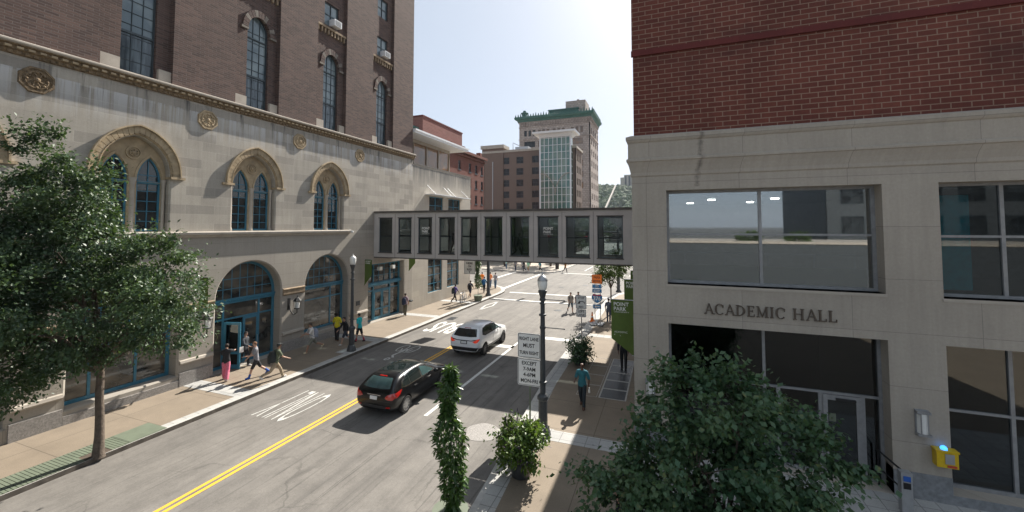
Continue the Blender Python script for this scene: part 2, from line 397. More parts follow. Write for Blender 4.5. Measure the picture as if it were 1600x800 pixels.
pave('pavement', [(-20.5, -30), ] + [(x, y) for x, y in inL] + [(-120, 30), (-20.5, 40.0)], 'aggregate', -.002)
def strip_road(name, A, B, m, z=0., b=-.16, side=None):
    mb = MB()
    for k in range(len(A) - 1):
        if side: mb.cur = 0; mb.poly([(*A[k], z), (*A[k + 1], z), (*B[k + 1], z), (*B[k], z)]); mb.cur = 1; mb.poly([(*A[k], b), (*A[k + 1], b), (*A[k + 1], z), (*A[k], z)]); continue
        mb.ring([[(*A[k], b), (*A[k + 1], b), (*B[k + 1], b), (*B[k], b)], [(*A[k], z), (*A[k + 1], z), (*B[k + 1], z), (*B[k], z)]])
    return struct(name, mb, [m, side] if side else m)
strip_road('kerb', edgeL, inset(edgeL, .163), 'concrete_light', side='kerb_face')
strip_road('kerb', [(x, y) for x, y in inset(edgeL, .163)], inL, 'paver', .001)
edgeR = [(-4.35, -20), (-4.42, 6), (-4.72, 10.5), (-5.0, 14), (-5.28, 18), (-5.42, 26), (-5.45, 41), (-5.1, 43.4), (-4.2, 45.2), (-2.4, 46.3), (60, 47)]
inR = inset(edgeR, -.62); inR1 = inset(edgeR, -.16)
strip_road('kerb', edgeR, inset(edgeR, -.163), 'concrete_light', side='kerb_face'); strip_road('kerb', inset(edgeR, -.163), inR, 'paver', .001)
pave('pavement', [(x, y) for x, y in inR] + [(60, 40), (60, -20)], 'aggregate', -.002)
mb = MB()
for x0, x1, y0, y1 in ((-4.05, -1.0, 13.25, 13.95), (-4.75, -1.0, 26.4, 27.1), (-4.8, -1.0, 37, 37.6)): mb.box(x0, x1, y0, y1, -.1, .004)
for y0 in (12.0, 21.9 - 1.3, 27.6, 33.9): mb.box(-19.97, LC - .42, y0, y0 + .75, -.1, .004)
mb.box(-4.6, -3.7, 12.9, 14.0, -.1, .006); mb.box(-17.3, -16.3 - .17, 18.1, 19.2, -.1, .006)
struct('paving_band', mb, 'paver')
mb = MB(); mb.box(-1.0, 14, 9.6, 14.3, -.1, .006); struct('paving_forecourt', mb, 'paver')
# plaza and far pavements across the intersection
farL = [(-160, 69), (-60, 66), (-28.5, 62.4), (-20, 60.4), (-17.6, 60.6), (-16.2, 61.8), (-15.6, 64), (-15.4, 140), (-15.4, 320)]
strip_road('kerb', farL, inset(farL, .2), 'concrete_light')
pave('plaza', inset(farL, .2) + [(-160, 320)], 'plaza', -.002)
farR = [(-2.8, 320), (-2.8, 66), (-1.5, 63), (60, 62)]
strip_road('kerb', farR, inset(farR, .2), 'concrete_light'); pave('pavement', inset(farR, .2) + [(60, 320)], 'plaza', -.002)
# road markings
Z = -.146
mb = MB()
for x in (-12.14, -11.93): mb.poly([(x, -40, Z), (x + .11, -40, Z), (x + .11, 23.2, Z), (x, 23.2, Z)])
struct('road_marking', mb, 'yellow_paint')
mb = MB()
def rq(x0, x1, y0, y1): mb.poly([(x0, y0, Z), (x1, y0, Z), (x1, y1, Z), (x0, y1, Z)])
rq(-8.68, -8.53, 15.3, 25.6); rq(-8.68, -8.53, 13.6, 14.7); rq(-11.9, -8.53, 22.75, 23.25); rq(-8.53, -5.4, 25.3, 25.85)
rq(-16.1, -5.6, 37.4, 37.8); rq(-16.0, -4.4, 41.7, 42.1)
rq(-17.8, -17.4, 43.8, 60.2); rq(-22.4, -22.0, 47.2, 60.8); rq(-14.9, -3, 61.4, 61.8)
for k in range(8): rq(-12.3, -12.15, 66 + k * 22, 74 + k * 22); 
rq(-5.0, -4.86, 64, 300); rq(-9.3, -9.15, 64, 200)
struct('road_marking', mb, 'white_paint')
def road_text(body, cx, cy, w, h, m='white_paint', bold=.012):
    me = text_mesh(body, w, h, 0, bold); me.transform(Matrix.Translation((cx, cy, Z)) @ Matrix.Rotation(PI, 4, 'Z')); me.name = 'road_marking'; me.materials.append(MATS[m])
    tag(link('road_marking', me), kind='structure')
road_text('ONLY', -14.05, 12.6, 1.6, 2.6, 'worn_white', -.012); road_text('BUS', -14.75, 25.8, 2.1, 3.0)
mb = MB()
def flat_path(pts, wd):
    for k in range(len(pts) - 1):
        a = Vector((*pts[k], Z)); b = Vector((*pts[k + 1], Z)); n_ = (b - a).cross(Vector((0, 0, 1))).normalized() * wd / 2
        mb.poly([a - n_, b - n_, b + n_, a + n_])
def ell(cx, cy, a, b): return [(cx + a * math.cos(2 * PI * k / 18), cy + b * math.sin(2 * PI * k / 18)) for k in range(19)]
flat_path(ell(-14.55, 20.55, .24, .62), .07); flat_path(ell(-13.85, 20.55, .24, .62), .07)
flat_path([(-14.55, 20.5), (-14.35, 19.9), (-13.95, 19.9), (-13.85, 20.5)], .07); flat_path([(-14.35, 19.9), (-14.2, 20.5), (-13.95, 19.9)], .06)
flat_path([(-14.2, 20.3), (-14.3, 19.2), (-14.05, 18.9)], .13); flat_path(ell(-14.2, 18.6, .1, .2), .09)
struct('road_marking', mb, 'worn_white')
mb = MB(); flat_path([(-15.05, 37.3 - 1), (-14.7, 34.2), (-15.05, 32.2), (-15.4, 34.2), (-15.05, 36.3)], .14); struct('road_marking', mb, 'worn_white')
# drain, patch and covers in the road
mb = MB(); mb.box(-15.95, -15.35, 27.9, 28.9, -.16, -.146)
for k in range(9): mb.box(-15.93, -15.37, 27.95 + k * .105, 27.99 + k * .105, -.146, -.140)
tag(mb.build('drain_cover', 'dark_metal'), 'dark slotted storm drain set in the road by the left kerb', 'drain')
mb = MB(); mb.ring([[(-6.05 + .62 * math.cos(t) * (1 + .06 * math.sin(5 * t)), 13.25 + .62 * math.sin(t) * (1 + .06 * math.cos(3 * t)), z) for t in [2 * PI * k / 28 for k in range(28)]] for z in (-.16, -.143)])
tag(mb.build('manhole_patch', 'granite'), 'round rough pale patch round a manhole in the right lane', 'manhole')
mb = MB()
for x, y in ((-11.6, 47.5), (-9.2, 50), (-8.7, 34.3)): mb.lathe([(.33, -.01), (.33, .006), (.28, .01)], (x, y, -.15), 20)
tag(mb.build('manhole_cover', 'dark_metal'), kind='structure')

# ------------------------------------------------------------ left stone and brick building
LB = thing('stone_and_brick_building', 'tall dark brick building on a carved pale stone base along the left pavement', 'building', (-20, 12, 0))
M = WX(-20.)
low = MB(); up = MB()
doorA = [(5.05, .5), (10.0, .5), (15.1, .02), (20.25, .62)]
holes = []; reveal = MB()
def chamfer_hole(mbx, small, big, M, c=.06, d=.55):
    mbx.strip(big, 0, c, M, small); mbx.strip(small, c, d, M)
for cu, v0 in doorA:
    small = arch(cu, 1.76, v0, 3.45, 1.76); big = arch(cu, 1.83, max(v0 - .05, .01), 3.45, 1.83); holes.append(big); chamfer_hole(low, small, big, M)
rs = rect(24.0, 28.25, .02, 4.25); rb = rect(23.94, 28.31, .01, 4.31); holes.append(rb); chamfer_hole(low, rs, rb, M)
low.slab(rect(-8, 29.32, -.2, 6.55), holes, 0, 0, M)
low.build('wall', 'ashlar_low', LB)
holes = []
WC = [(5.05,), (10.05,), (15.15,), (20.22,)]
for (cu,) in WC:
    small = arch(cu, 1.18, 6.78, 9.2, 1.5); big = arch(cu, 1.24, 6.72, 9.2, 1.56); holes.append(big); chamfer_hole(up, small, big, M, .06, .42)
up.slab(rect(-8, 29.32, 6.55, 12.8), holes, 0, 0, M)
up.build('wall', 'ashlar', LB)
def seam_profile(mb, prof, y0, y1, X=-20.):
    mb.ring([[(X + o, y, v) for o, v in prof] for y in (y0, y1)])
mb = MB(); seam_profile(mb, [(-.1, 6.48), (.06, 6.5), (.10, 6.58), (.2, 6.62), (.22, 6.72), (.2, 6.76), (-.1, 6.78)], -8, 21.95)
mb.build('ledge', 'limestone', LB)
mb = MB()
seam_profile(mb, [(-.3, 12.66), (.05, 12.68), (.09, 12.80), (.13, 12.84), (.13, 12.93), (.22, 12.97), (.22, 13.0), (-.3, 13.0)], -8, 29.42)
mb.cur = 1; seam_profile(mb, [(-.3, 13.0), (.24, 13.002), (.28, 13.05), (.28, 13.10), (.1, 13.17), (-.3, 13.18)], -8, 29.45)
mb.cur = 2
y = -8.
while y < 29.3:
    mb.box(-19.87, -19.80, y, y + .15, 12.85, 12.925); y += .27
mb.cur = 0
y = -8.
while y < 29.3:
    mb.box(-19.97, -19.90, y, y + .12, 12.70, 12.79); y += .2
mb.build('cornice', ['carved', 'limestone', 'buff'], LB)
# bands between the arches
segs = [(-8, 3.22), (6.88, 8.17), (11.83, 13.27), (16.93, 18.42), (22.08, 23.9)]
for a, b in segs[:4]:
    mb = MB(); seam_profile(mb, [(-.02, 3.12), (.03, 3.14), (.07, 3.2), (.07, 3.42), (.10, 3.46), (.10, 3.5), (-.02, 3.54)], a + .02, b - .02); mb.build('impost_band', 'band_brown', LB)
for a, b in segs:
    mb = MB(); seam_profile(mb, [(-.02, .92), (.08, .94), (.11, 1.0), (.08, 1.1), (-.02, 1.13)], a + .02, b - .02); mb.build('water_table', 'limestone', LB)
    mb = MB(); mb.box(-20.05, -19.93, a + .015, b - .015, -.1, .58); mb.build('plinth', 'granite', LB)
for a, b, h in ((8.17, 11.83, .3), (18.42, 22.08, .4)): mb = MB(); mb.box(-20.05, -19.94, a, b, -.1, h); mb.build('plinth', 'granite', LB)
def bars(mb, us, vs, u0, u1, v0, v1, d0, d1, M, w=.03, top=None):
    for u in us: mb.ub(u - w / 2, u + w / 2, v0, (top(u) if top else v1), d0, d1, M)
    for v in vs: mb.ub(u0, u1, v - w / 2, v + w / 2, d0 + .004, d1 - .004, M)
def frame_arch(parent, cu, hw, v0, vs, rise, fw, us, vs_, M, d, fm, pm, bw=.03, name='window', extra=None, n=10, hole=None):
    mb = MB(); o = arch(cu, hw, v0, vs, rise, n); i = arch(cu, hw - fw, v0 + fw, vs, rise - fw, n)
    mb.slab(o, [i], d, d + .1, M)
    top = lambda u: arch_h(u, cu, hw - fw, vs, rise - fw)
    for u in us: mb.ub(cu + u - bw / 2, cu + u + bw / 2, v0 + .02, top(cu + u), d + .02, d + .07, M)
    for v in vs_:
        if v <= vs: a = hw - fw
        else:
            a = hw - fw
            while a > 0 and top(cu + a - .001) < v: a -= .02
        mb.ub(cu - a, cu + a, v - bw / 2, v + bw / 2, d + .025, d + .065, M)
    if extra: extra(mb)
    f = mb.build(name, fm, parent)
    mb = MB(); mb.slab(arch(cu, hw - .01, v0 + .01, vs, rise - .01, n), [hole] if hole else [], d + .055, d + .055, M)
    mb.build('pane', pm, f)
    return f
# paired gothic windows
for k, (cu,) in enumerate(WC):
    mb = MB()
    lan = [arch(cu + s * .58, .43, 6.80, 8.95, .95, 8) for s in (-1, 1)]
    mb.slab(arch(cu, 1.175, 6.79, 9.2, 1.49), lan, .30, .45, M)
    for s in (-1, 1):                                   # moulded lancet rims
        o = arch(cu + s * .58, .53, 8.85, 8.95, 1.08, 8); i = arch(cu + s * .58, .45, 8.86, 8.95, .97, 8)
        mb.slab(o, [i], .26, .31, M)
    c = Vector(M(cu, 10.02, .28))
    for r0, r1, t in ((.22, .27, .05), (.13, .15, .07)):
        mb.slab([(cu + r1 * math.cos(a), 10.02 + r1 * math.sin(a)) for a in [2 * PI * q / 20 for q in range(20)]], [[(cu + r0 * math.cos(a), 10.02 + r0 * math.sin(a)) for a in [2 * PI * q / 20 for q in range(20)]]], .30 - t, .31, M)
    mb.sphere(tuple(c), .08, 10, 6)
    for q in range(6): mb.sphere(M(cu + .1 * math.cos(q * PI / 3), 10.02 + .1 * math.sin(q * PI / 3), .27), .04, 6, 4)
    mb.build('tympanum', 'buff', LB)
    mb = MB()                                           # stone shafts
    for u, r in ((0, .085), (-1.08, .06), (1.08, .06)):
        x, y, z = M(cu + u, 0, .30 if u == 0 else .26)
        mb.lathe([(r * 1.5, 6.79), (r * 1.5, 6.86), (r * 1.1, 6.95), (r, 7.0), (r, 8.72), (r * 1.2, 8.76), (r * 1.15, 8.8), (r * 1.7, 8.96), (r * 1.8, 9.0)], (x, y, 0), 12)
    mb.build('window_shaft', 'limestone', LB, smooth=True)
    mb = MB()                                           # hood: voussoirs, bead row and a thin outer moulding
    o = arch(cu, 1.56, 9.12, 9.22, 1.92, 12); i = arch(cu, 1.2, 9.12, 9.22, 1.52, 12)
    nA = len(o)
    A = o[1:] + [o[0]]; B = i[1:] + [i[0]]              # right spring .. apex .. left spring
    def band(mb, f0, f1, d0, d1, gap=.0):
        for q in range(len(A) - 1):
            def L(P, Q, f): return (P[0] + (Q[0] - P[0]) * f, P[1] + (Q[1] - P[1]) * f)
            a, b_, c_, d_ = L(B[q], A[q], f0), L(B[q], A[q], f1), L(B[q + 1], A[q + 1], f1), L(B[q + 1], A[q + 1], f0)
            if gap:
                def G(P, Q): return (P[0] + (Q[0] - P[0]) * gap, P[1] + (Q[1] - P[1]) * gap)
                a, d_ = G(a, d_), G(d_, a); b_, c_ = G(b_, c_), G(c_, b_)
            mb.ring([[M(*p, d1) for p in (a, b_, c_, d_)], [M(*p, d0) for p in (a, b_, c_, d_)]])
    band(mb, .0, .10, -.04, .35); band(mb, .10, .17, -.09, .1, .12)
    band(mb, .17, .86, -.06, .02); band(mb, .2, .84, -.075, .02, .06)
    band(mb, .86, 1.0, -.15, .02)
    mb.ub(cu - 1.72, cu - 1.16, 9.04, 9.14, -.13, .3, M); mb.ub(cu + 1.16, cu + 1.72, 9.04, 9.14, -.13, .3, M)
    mb.build('hood_arch', 'buff', LB)
    for s in (-1, 1):
        frame_arch(LB, cu + s * .58, .45, 6.80, 8.95, .97, .085, [0], [7.22, 7.64, 8.06, 8.48, 9.15], M, .36, 'teal', 'pane_dark', .028,
                   extra=lambda mb, s=s: mb.ub(cu + s * .58 - .4, cu + s * .58 + .4, 8.78, 8.9, .34, .46, M))
# medallions on the stone wall
mm = None
for k, cu in enumerate((7.12, 12.68, 17.82, 22.85)):
    mb = MB(); r = .47; cv = 11.98
    oc = lambda q, r: [(cu + r * math.cos(PI / 8 + 2 * PI * a / 8), cv + r * math.sin(PI / 8 + 2 * PI * a / 8)) for a in range(8)]
    cir = lambda r, n=24: [(cu + r * math.cos(2 * PI * a / n), cv + r * math.sin(2 * PI * a / n)) for a in range(n)]
    mb.slab(oc(0, r), [], -.05, .02, M); mb.slab(oc(0, r * .97), [oc(0, r * .84)], -.08, -.04, M)
    mb.slab(cir(.3), [cir(.26)], -.085, -.04, M)
    for q in range(8):
        t = 2 * PI * q / 8
        mb.sphere(M(cu + .25 * math.cos(t), cv + .25 * math.sin(t), -.05), .055, 8, 5)
        mb.tube([M(cu + .08 * math.cos(t), cv + .08 * math.sin(t), -.07), M(cu + .24 * math.cos(t + .35), cv + .24 * math.sin(t + .35), -.07), M(cu + .34 * math.cos(t), cv + .34 * math.sin(t), -.06)], .018, 5)
    mb.sphere(M(cu, cv, -.05), .09, 10, 6)
    mb.build('medallion', 'carved' if k == 0 else 'buff', LB)
# street level openings
def transom(mb, cu, hw, v, M, d=.42):
    mb.ub(cu - hw, cu + hw, v - .14, v + .02, d + .05, .66, M); mb.ub(cu - hw, cu + hw, v + .02, v + .1, d, .66, M)
    u = cu - hw + .06
    while u < cu + hw - .06: mb.ub(u, u + .045, v - .05, v + .015, d + .01, d + .06, M); u += .11
def fan(mb, cu, M, v=3.36, d=.58):
    hw = 1.62
    for u in (-1.05, -.62, -.2, .2, .62, 1.05): mb.ub(cu + u - .02, cu + u + .02, v, arch_h(cu + u, cu, hw, 3.45, 1.62), d, d + .05, M)
    for vv in (3.85, 4.35):
        a = hw
        while arch_h(cu + a - .001, cu, hw, 3.45, 1.62) < vv and a > 0: a -= .02
        mb.ub(cu - a, cu + a, vv - .02, vv + .02, d + .004, d + .046, M)
def shop(cu, v0, mull, hbar, door=False):
    def ex(mb):
        transom(mb, cu, 1.74, 3.28, M); fan(mb, cu, M)
        for u in mull: mb.ub(cu + u - .045, cu + u + .045, v0, 3.2, .55, .65, M)
        for v, a, b in hbar: mb.ub(cu + a, cu + b, v - .04, v + .04, .555, .645, M)
    return frame_arch(LB, cu, 1.76, v0, 3.45, 1.76, .13, [], [], M, .53, 'teal', 'pane_shop', extra=ex, hole=(rect(14.12, 15.06, .16, 2.3) if door else None))
shop(5.05, .5, [.5], []); shop(10.0, .5, [-.9, .55], [(2.4, -1.64, 1.64)]); shop(20.25, .62, [.72], [(2.5, -1.64, 1.64)])
shop(15.1, .02, [-1.02, .87], [(2.38, -1.64, 1.64)], True)
def door_leaf(parent, u0, u1, v0, v1, M, d=.52, name='door', mx=None, fm='teal', mid=.8, pm='pane_shop', swap=False):
    mb = MB(); holes = [rect(u0 + .12, u1 - .12, v0 + .2, mid - .06), rect(u0 + .12, u1 - .12, mid + .06, v1 - .12)] if mid else [rect(u0 + .12, u1 - .12, v0 + .25, v1 - .12)]
    mb.slab(rect(u0, u1, v0, v1), holes, d, d + .05, M, back=True); f = mb.build(name, fm, parent)
    mb = MB(); mb.ub(u0 + .1, u1 - .1, v0 + .15, v1 - .1, d + .02, d + .03, M); g = mb.build('pane', pm, f)
    mb = MB(); ue = u1 - .07 if not swap else u0 + .07
    mb.tube([M(ue, v0 + .85, d), M(ue, v0 + .87, d - .06), M(ue, v0 + 1.2, d - .06), M(ue, v0 + 1.22, d)], .013, 6); mb.build('handle', 'galv', f)
    return f
door_leaf(LB, 15.07, 15.93, .03, 2.33, M, .50)
Mo = lambda u, v, d: (-20.5 + (u - 14.12) * .96 + d * .25, 14.12 + (u - 14.12) * .28 - d * .96, v)
door_leaf(LB, 14.12, 15.0, .03, 2.28, Mo, .0, fm='teal', pm='glass_door')
mb = MB()  # dark lobby behind the open leaf
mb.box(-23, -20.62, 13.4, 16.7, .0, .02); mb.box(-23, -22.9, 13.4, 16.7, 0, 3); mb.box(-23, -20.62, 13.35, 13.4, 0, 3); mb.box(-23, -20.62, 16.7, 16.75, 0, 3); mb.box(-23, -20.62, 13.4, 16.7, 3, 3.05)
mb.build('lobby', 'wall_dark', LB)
# entrance under the bridge
mb = MB(); du = [(24.0, 28.25)]
mb.slab(rect(24.0, 28.25, .02, 4.25), [rect(24.12, 28.12, .1, 4.12)], .45, .57, M)
mb.ub(24.0, 28.25, 2.55, 2.68, .36, .58, M); mb.ub(24.0, 28.25, 2.68, 2.76, .28, .58, M); mb.ub(24.0, 28.25, 2.76, 2.84, .36, .58, M)
for u in (25.05, 27.02): mb.ub(u - .05, u + .05, .02, 4.2, .44, .58, M)
for v in (2.22,): mb.ub(24.05, 28.2, v - .04, v + .04, .46, .56, M)
for u in (25.7, 26.35, 27.6): mb.ub(u - .015, u + .015, 2.84, 4.2, .49, .53, M)
for v in (3.3, 3.75): mb.ub(24.05, 28.2, v - .015, v + .015, .495, .525, M)
wf = mb.build('window', 'teal', LB); mb = MB(); mb.ub(24.02, 28.22, .04, 4.22, .53, .54, M); mb.build('pane', 'pane_shop', wf)
door_leaf(LB, 25.10, 26.02, .04, 2.18, M, .42); door_leaf(LB, 26.05, 26.97, .04, 2.18, M, .42, swap=True)
for u in (25.35, 26.9):
    mb = MB(); mb.ub(u - .16, u + .16, 3.72, 3.98, .0, .26, M); mb.cur = 1; mb.ub(u - .03, u + .03, 3.8, 3.9, .26, .5, M)
    tag(mb.build('wall_light', ['frost', 'dark_metal']), 'white box lamp over the teal doors under the bridge, %s one' % ('nearer' if u < 26 else 'farther'), 'wall light', 'white lamps over the bridge doors')
# brick upper storeys
Mb = WX(-20.03)
NC = [-.2, 4.88, 9.98, 15.2, 20.27, 25.38]; mb = MB()
nich = [rect(c - 1.22, c + 1.22, 13.2, 33.0) for c in NC]
mb.slab(rect(-8, 29.3, 13.1, 34), nich, 0, .25, Mb)
for c in NC:
    ws = [arch(c + .09, .60, 13.3, 17.45, .82, 8)] + [rect(c + .09 - .6, c + .09 + .6, v, v + 1.5) for v in (20.05, 23.15, 26.25, 29.35)]
    mb.slab(rect(c - 1.22, c + 1.22, 13.2, 33.0), ws, .25, .25, Mb)
    for wv in ws: mb.strip(wv, .25, .40, Mb)
mb.poly([(-20.03, 29.3, 13.1), (-38, 29.3, 13.1), (-38, 29.3, 34), (-20.03, 29.3, 34)])
mb.poly([(-20.03, -8, -.2), (-38, -8, -.2), (-38, -8, 34), (-20.03, -8, 34)]); mb.poly([(-38, -8, -.2), (-38, 29.3, -.2), (-38, 29.3, 34), (-38, -8, 34)])
mb.poly([(-20.03, -8, 34), (-38, -8, 34), (-38, 29.3, 34), (-20.03, 29.3, 34)])
mb.build('brick_wall', 'brick_dark', LB)
for k, c in enumerate(NC[1:]):
    cw = c + .09
    frame_arch(LB, cw, .60, 13.3, 17.45, .82, .05, [-.19, .19], [13.3 + .5 * q for q in range(1, 9)], Mb, .37, 'frame_dark', 'pane_blind', .022, n=8,
               extra=lambda mb, cw=cw: (mb.ub(cw - .56, cw + .56, 14.9, 15.0, .36, .46, Mb), mb.ub(cw - .56, cw + .56, 16.95, 17.02, .36, .46, Mb)))
    mb = MB(); mb.ub(cw - .56, cw + .56, 13.33, 14.9, .418, .424, Mb); mb.build('lower_pane', 'pane_low', LB)
    mb = MB(); NV = 13
    for q in range(NV):
        t0 = PI * (q + .04) / NV; t1 = PI * (q + .96) / NV; mb.cur = 1 if q % 3 == 1 else 0
        P = lambda r, t: (cw + r * math.cos(t), 17.42 + r * 1.22 * math.sin(t))
        mb.ring([[Mb(*p, .30) for p in (P(.62, t0), P(.92, t0), P(.92, t1), P(.62, t1))], [Mb(*p, .14) for p in (P(.62, t0), P(.92, t0), P(.92, t1), P(.62, t1))]])
    mb.cur = 1; mb.ub(cw - 1.0, cw - .62, 17.28, 17.4, .12, .3, Mb); mb.ub(cw + .62, cw + 1.0, 17.28, 17.4, .12, .3, Mb)
    mb.build('brick_arch_trim', ['brick_dark', 'stone_dirty'], LB)
    for a_, b_ in ((c - 1.215, cw - .66), (cw + .66, c + 1.215)): mb = MB(); mb.ub(a_, b_, 13.19, 13.72, .1, .3, Mb); mb.build('stone_block', 'limestone', LB)
    mb = MB(); mb.ub(c - 1.215, c + 1.215, 19.72, 19.86, .06, .3, Mb)
    for q in range(9):
        u = c - 1.08 + q * .27; mb.ub(u - .05, u + .05, 19.4, 19.72, .1, .3, Mb)
    mb.build('corbel_course', 'band_brown', LB)
    for v in (20.05, 23.15, 26.25, 29.35):
        mb = MB(); mb.slab(rect(cw - .6, cw + .6, v, v + 1.5), [rect(cw - .54, cw - .02, v + .06, v + 1.44), rect(cw + .02, cw + .54, v + .06, v + 1.44)], .33, .42, Mb)
        mb.ub(cw - .56, cw + .56, v + .72, v + .78, .34, .41, Mb)
        f = mb.build('window', 'frame_dark', LB); mb = MB(); mb.ub(cw - .58, cw + .58, v + .02, v + 1.48, .385, .39, Mb); mb.build('pane', 'pane_blind', f)
for k, (c, v) in enumerate(((20.27, 20.1), (25.38, 20.1))):
    mb = MB(); mb.ub(c - .02, c + .6, v, v + .42, -.12, .36, Mb)
    for q in range(8): mb.cur = 1; mb.ub(c + .04, c + .54, v + .05 + q * .043, v + .07 + q * .043, -.128, -.1, Mb)
    tag(mb.build('air_conditioner', ['white_metal', 'dark_metal']), 'white air conditioner in the small window of %s' % ('the second brick bay from the edge' if k == 0 else 'the brick bay nearest the edge'), 'air conditioner', 'window air conditioners')
# conduit, camera and plaque
mb = MB(); mb.lathe([(.02, -.08), (.09, -.06), (.1, .0), (.08, .05)], (-19.72, 21.95, 6.66), 12); mb.tube([(-19.72, 21.95, 6.72), (-19.98, 21.95, 6.8)], .025, 6)
tag(mb.build('security_camera', 'frost', smooth=True), 'small dome security camera at the end of the stone ledge', 'camera')
mb = MB(); mb.ub(22.75, 23.1, 1.55, 1.85, -.03, .01, M); tag(mb.build('wall_plaque', 'dark_metal'), 'small dark bronze plaque on the stone wall behind the left street lamp', 'plaque')
mb = MB(); mb.tube([(-20, 29.0, .85), (-19.75, 29.0, .85)], .09, 10); mb.tube([(-19.78, 28.85, .85), (-19.78, 29.15, .85)], .06, 8)
tag(mb.build('standpipe', 'dark_metal', smooth=True), 'dark twin fire hose inlet low on the wall beside the bridge doors', 'standpipe')

# ------------------------------------------------------------ low stone building with flat white roof
EB = thing('low_stone_building', 'low pale stone building with glass penthouse and thin white flat roof beyond the bridge', 'building', (-20, 34.8, 0))
Me = WX(-20.01)
lw = [rect(31.85, 34.35, 1.0, 4.12), rect(35.3, 37.7, 1.03, 4.12), rect(31.95, 34.45, 8.15, 9.75), rect(35.45, 37.9, 8.15, 9.75)]
mb = MB(); mb.slab(rect(29.32, 40.3, -.2, 12.35), lw, 0, .3, Me)
mb.poly([(-20.01, 40.3, -.2), (-38, 40.3, -.2), (-38, 40.3, 12.35), (-20.01, 40.3, 12.35)]); mb.poly([(-38, 29.3, -.2), (-38, 40.3, -.2), (-38, 40.3, 12.35), (-38, 29.3, 12.35)])
mb.poly([(-20.01, 29.3, 12.35), (-38, 29.3, 12.35), (-38, 40.3, 12.35), (-20.01, 40.3, 12.35)])
mb.build('wall', 'ashlar_ext', EB)
mb = MB(); mb.box(-20.3, -19.96, 29.4, 40.33, 12.35, 12.45); mb.build('coping', 'bridge_dark', EB); mb = MB(); mb.box(-38, -20.3, 40.2, 40.34, 12.352, 12.45); mb.build('coping', 'bridge_dark', EB)
for k, r_ in enumerate(lw):
    u0, u1, v0, v1 = r_[0][0], r_[1][0], r_[0][1], r_[2][1]; mb = MB()
    mb.slab(r_, [rect(u0 + .07, u1 - .07, v0 + .07, v1 - .07)], .12, .22, Me)
    mb.ub((u0 + u1) / 2 - .04, (u0 + u1) / 2 + .04, v0 + .03, v1 - .03, .13, .2, Me)
    for q in range(1, 4 if k < 2 else 2): vv = v0 + (v1 - v0) * q / (4 if k < 2 else 2); mb.ub(u0 + .03, u1 - .03, vv - .025, vv + .025, .135, .195, Me)
    f = mb.build('window', 'teal', EB); mb = MB(); mb.ub(u0 + .02, u1 - .02, v0 + .02, v1 - .02, .17, .18, Me); mb.build('pane', 'pane_shop' if k < 2 else 'pane_dark', f)
for u0, u1 in ((31.3, 34.8), (34.95, 38.4)):
    mb = MB(); mb.ub(u0, u1, 9.85, 9.92, -1.0, 0, Me)
    for u in (u0 + .3, u1 - .3): mb.tube([Me(u, 9.9, -.9), Me(u, 10.75, .02)], .025, 6)
    mb.build('awning', 'white_metal', EB)
mb = MB(); mb.slab(rect(29.4, 38.3, 12.45, 15.05), [rect(29.5 + q * 2.2, 31.6 + q * 2.2, 12.55, 14.75) for q in range(4)], 0, .15, WX(-21.5)); mb.box(-30, -21.5, 38.28, 38.3, 12.4, 15.05)
pf = mb.build('penthouse_wall', 'limestone', EB); mb = MB(); mb.ub(29.45, 38.2, 12.5, 14.8, .1, .11, WX(-21.5)); mb.build('pane', 'pane_amber', pf)
mb = MB(); mb.box(-31, -19.85, 29.32, 39.3, 15.05, 15.22); mb.box(-31, -19.75, 29.32, 39.4, 15.22, 15.38); mb.build('roof', 'white_metal', EB)

# ------------------------------------------------------------ footbridge
FB = thing('footbridge', 'enclosed grey footbridge with ten tall dark windows crossing the street', 'bridge', (-11, 25.7, 4.8))
WB = [(-19.57, -18.41), (-17.90, -16.78), (-16.23, -15.11), (-14.55, -13.33), (-12.87, -11.64), (-11.13, -9.86), (-9.32, -8.04), (-7.48, -6.16), (-5.68, -4.24), (-3.78, -2.3)]
Mn = WY(24.5); Mf = lambda u, v, d: (u, 27.0 - d, v)
for Mx in (Mn, Mf):
    mb = MB(); mb.slab(rect(-20.0, -1.0, 4.80, 7.98), [rect(a, b, 5.14, 7.6) for a, b in WB], 0, .2, Mx, back=False)
    mb.build('side_wall', 'bridge_paint', FB)
mb = MB()
for a, b in WB: mb.ub(a - .045, b + .045, 7.6, 7.66, -.03, .1, Mn); mb.ub(a - .045, b + .045, 5.08, 5.14, -.04, .1, Mn)
for k in range(9):
    m_ = (WB[k][1] + WB[k + 1][0]) / 2; mb.ub(m_ - .012, m_ + .012, 4.82, 7.9, -.006, .02, Mn)
mb.build('window_trim', 'bridge_dark', FB)
mb = MB(); mb.box(-20.0, -1.0, 24.42, 27.08, 7.98, 8.12); mb.build('roof', 'bridge_dark', FB)
mb = MB(); mb.box(-20.0, -1.0, 24.52, 26.98, 4.72, 4.9); mb.build('floor', 'bridge_dark', FB)
mb = MB(); mb.box(-20, -1.0, 24.7, 26.8, 7.7, 7.74); mb.build('ceiling', 'wall_in', FB)
for k, (a, b) in enumerate(WB):
    for Mx in (Mn, Mf):
        mb = MB(); mb.slab(rect(a, b, 5.14, 7.6), [rect(a + .05, b - .05, 5.19, 7.55)], .08, .16, Mx); mb.ub(a + .03, b - .03, 6.28, 6.34, .17, .2, Mx)
        f = mb.build('window', 'frame_dark', FB); mb = MB(); mb.ub(a + .02, b - .02, 5.16, 7.58, .12, .126, Mx)
        mb.build('pane', 'glass_bridge', f)
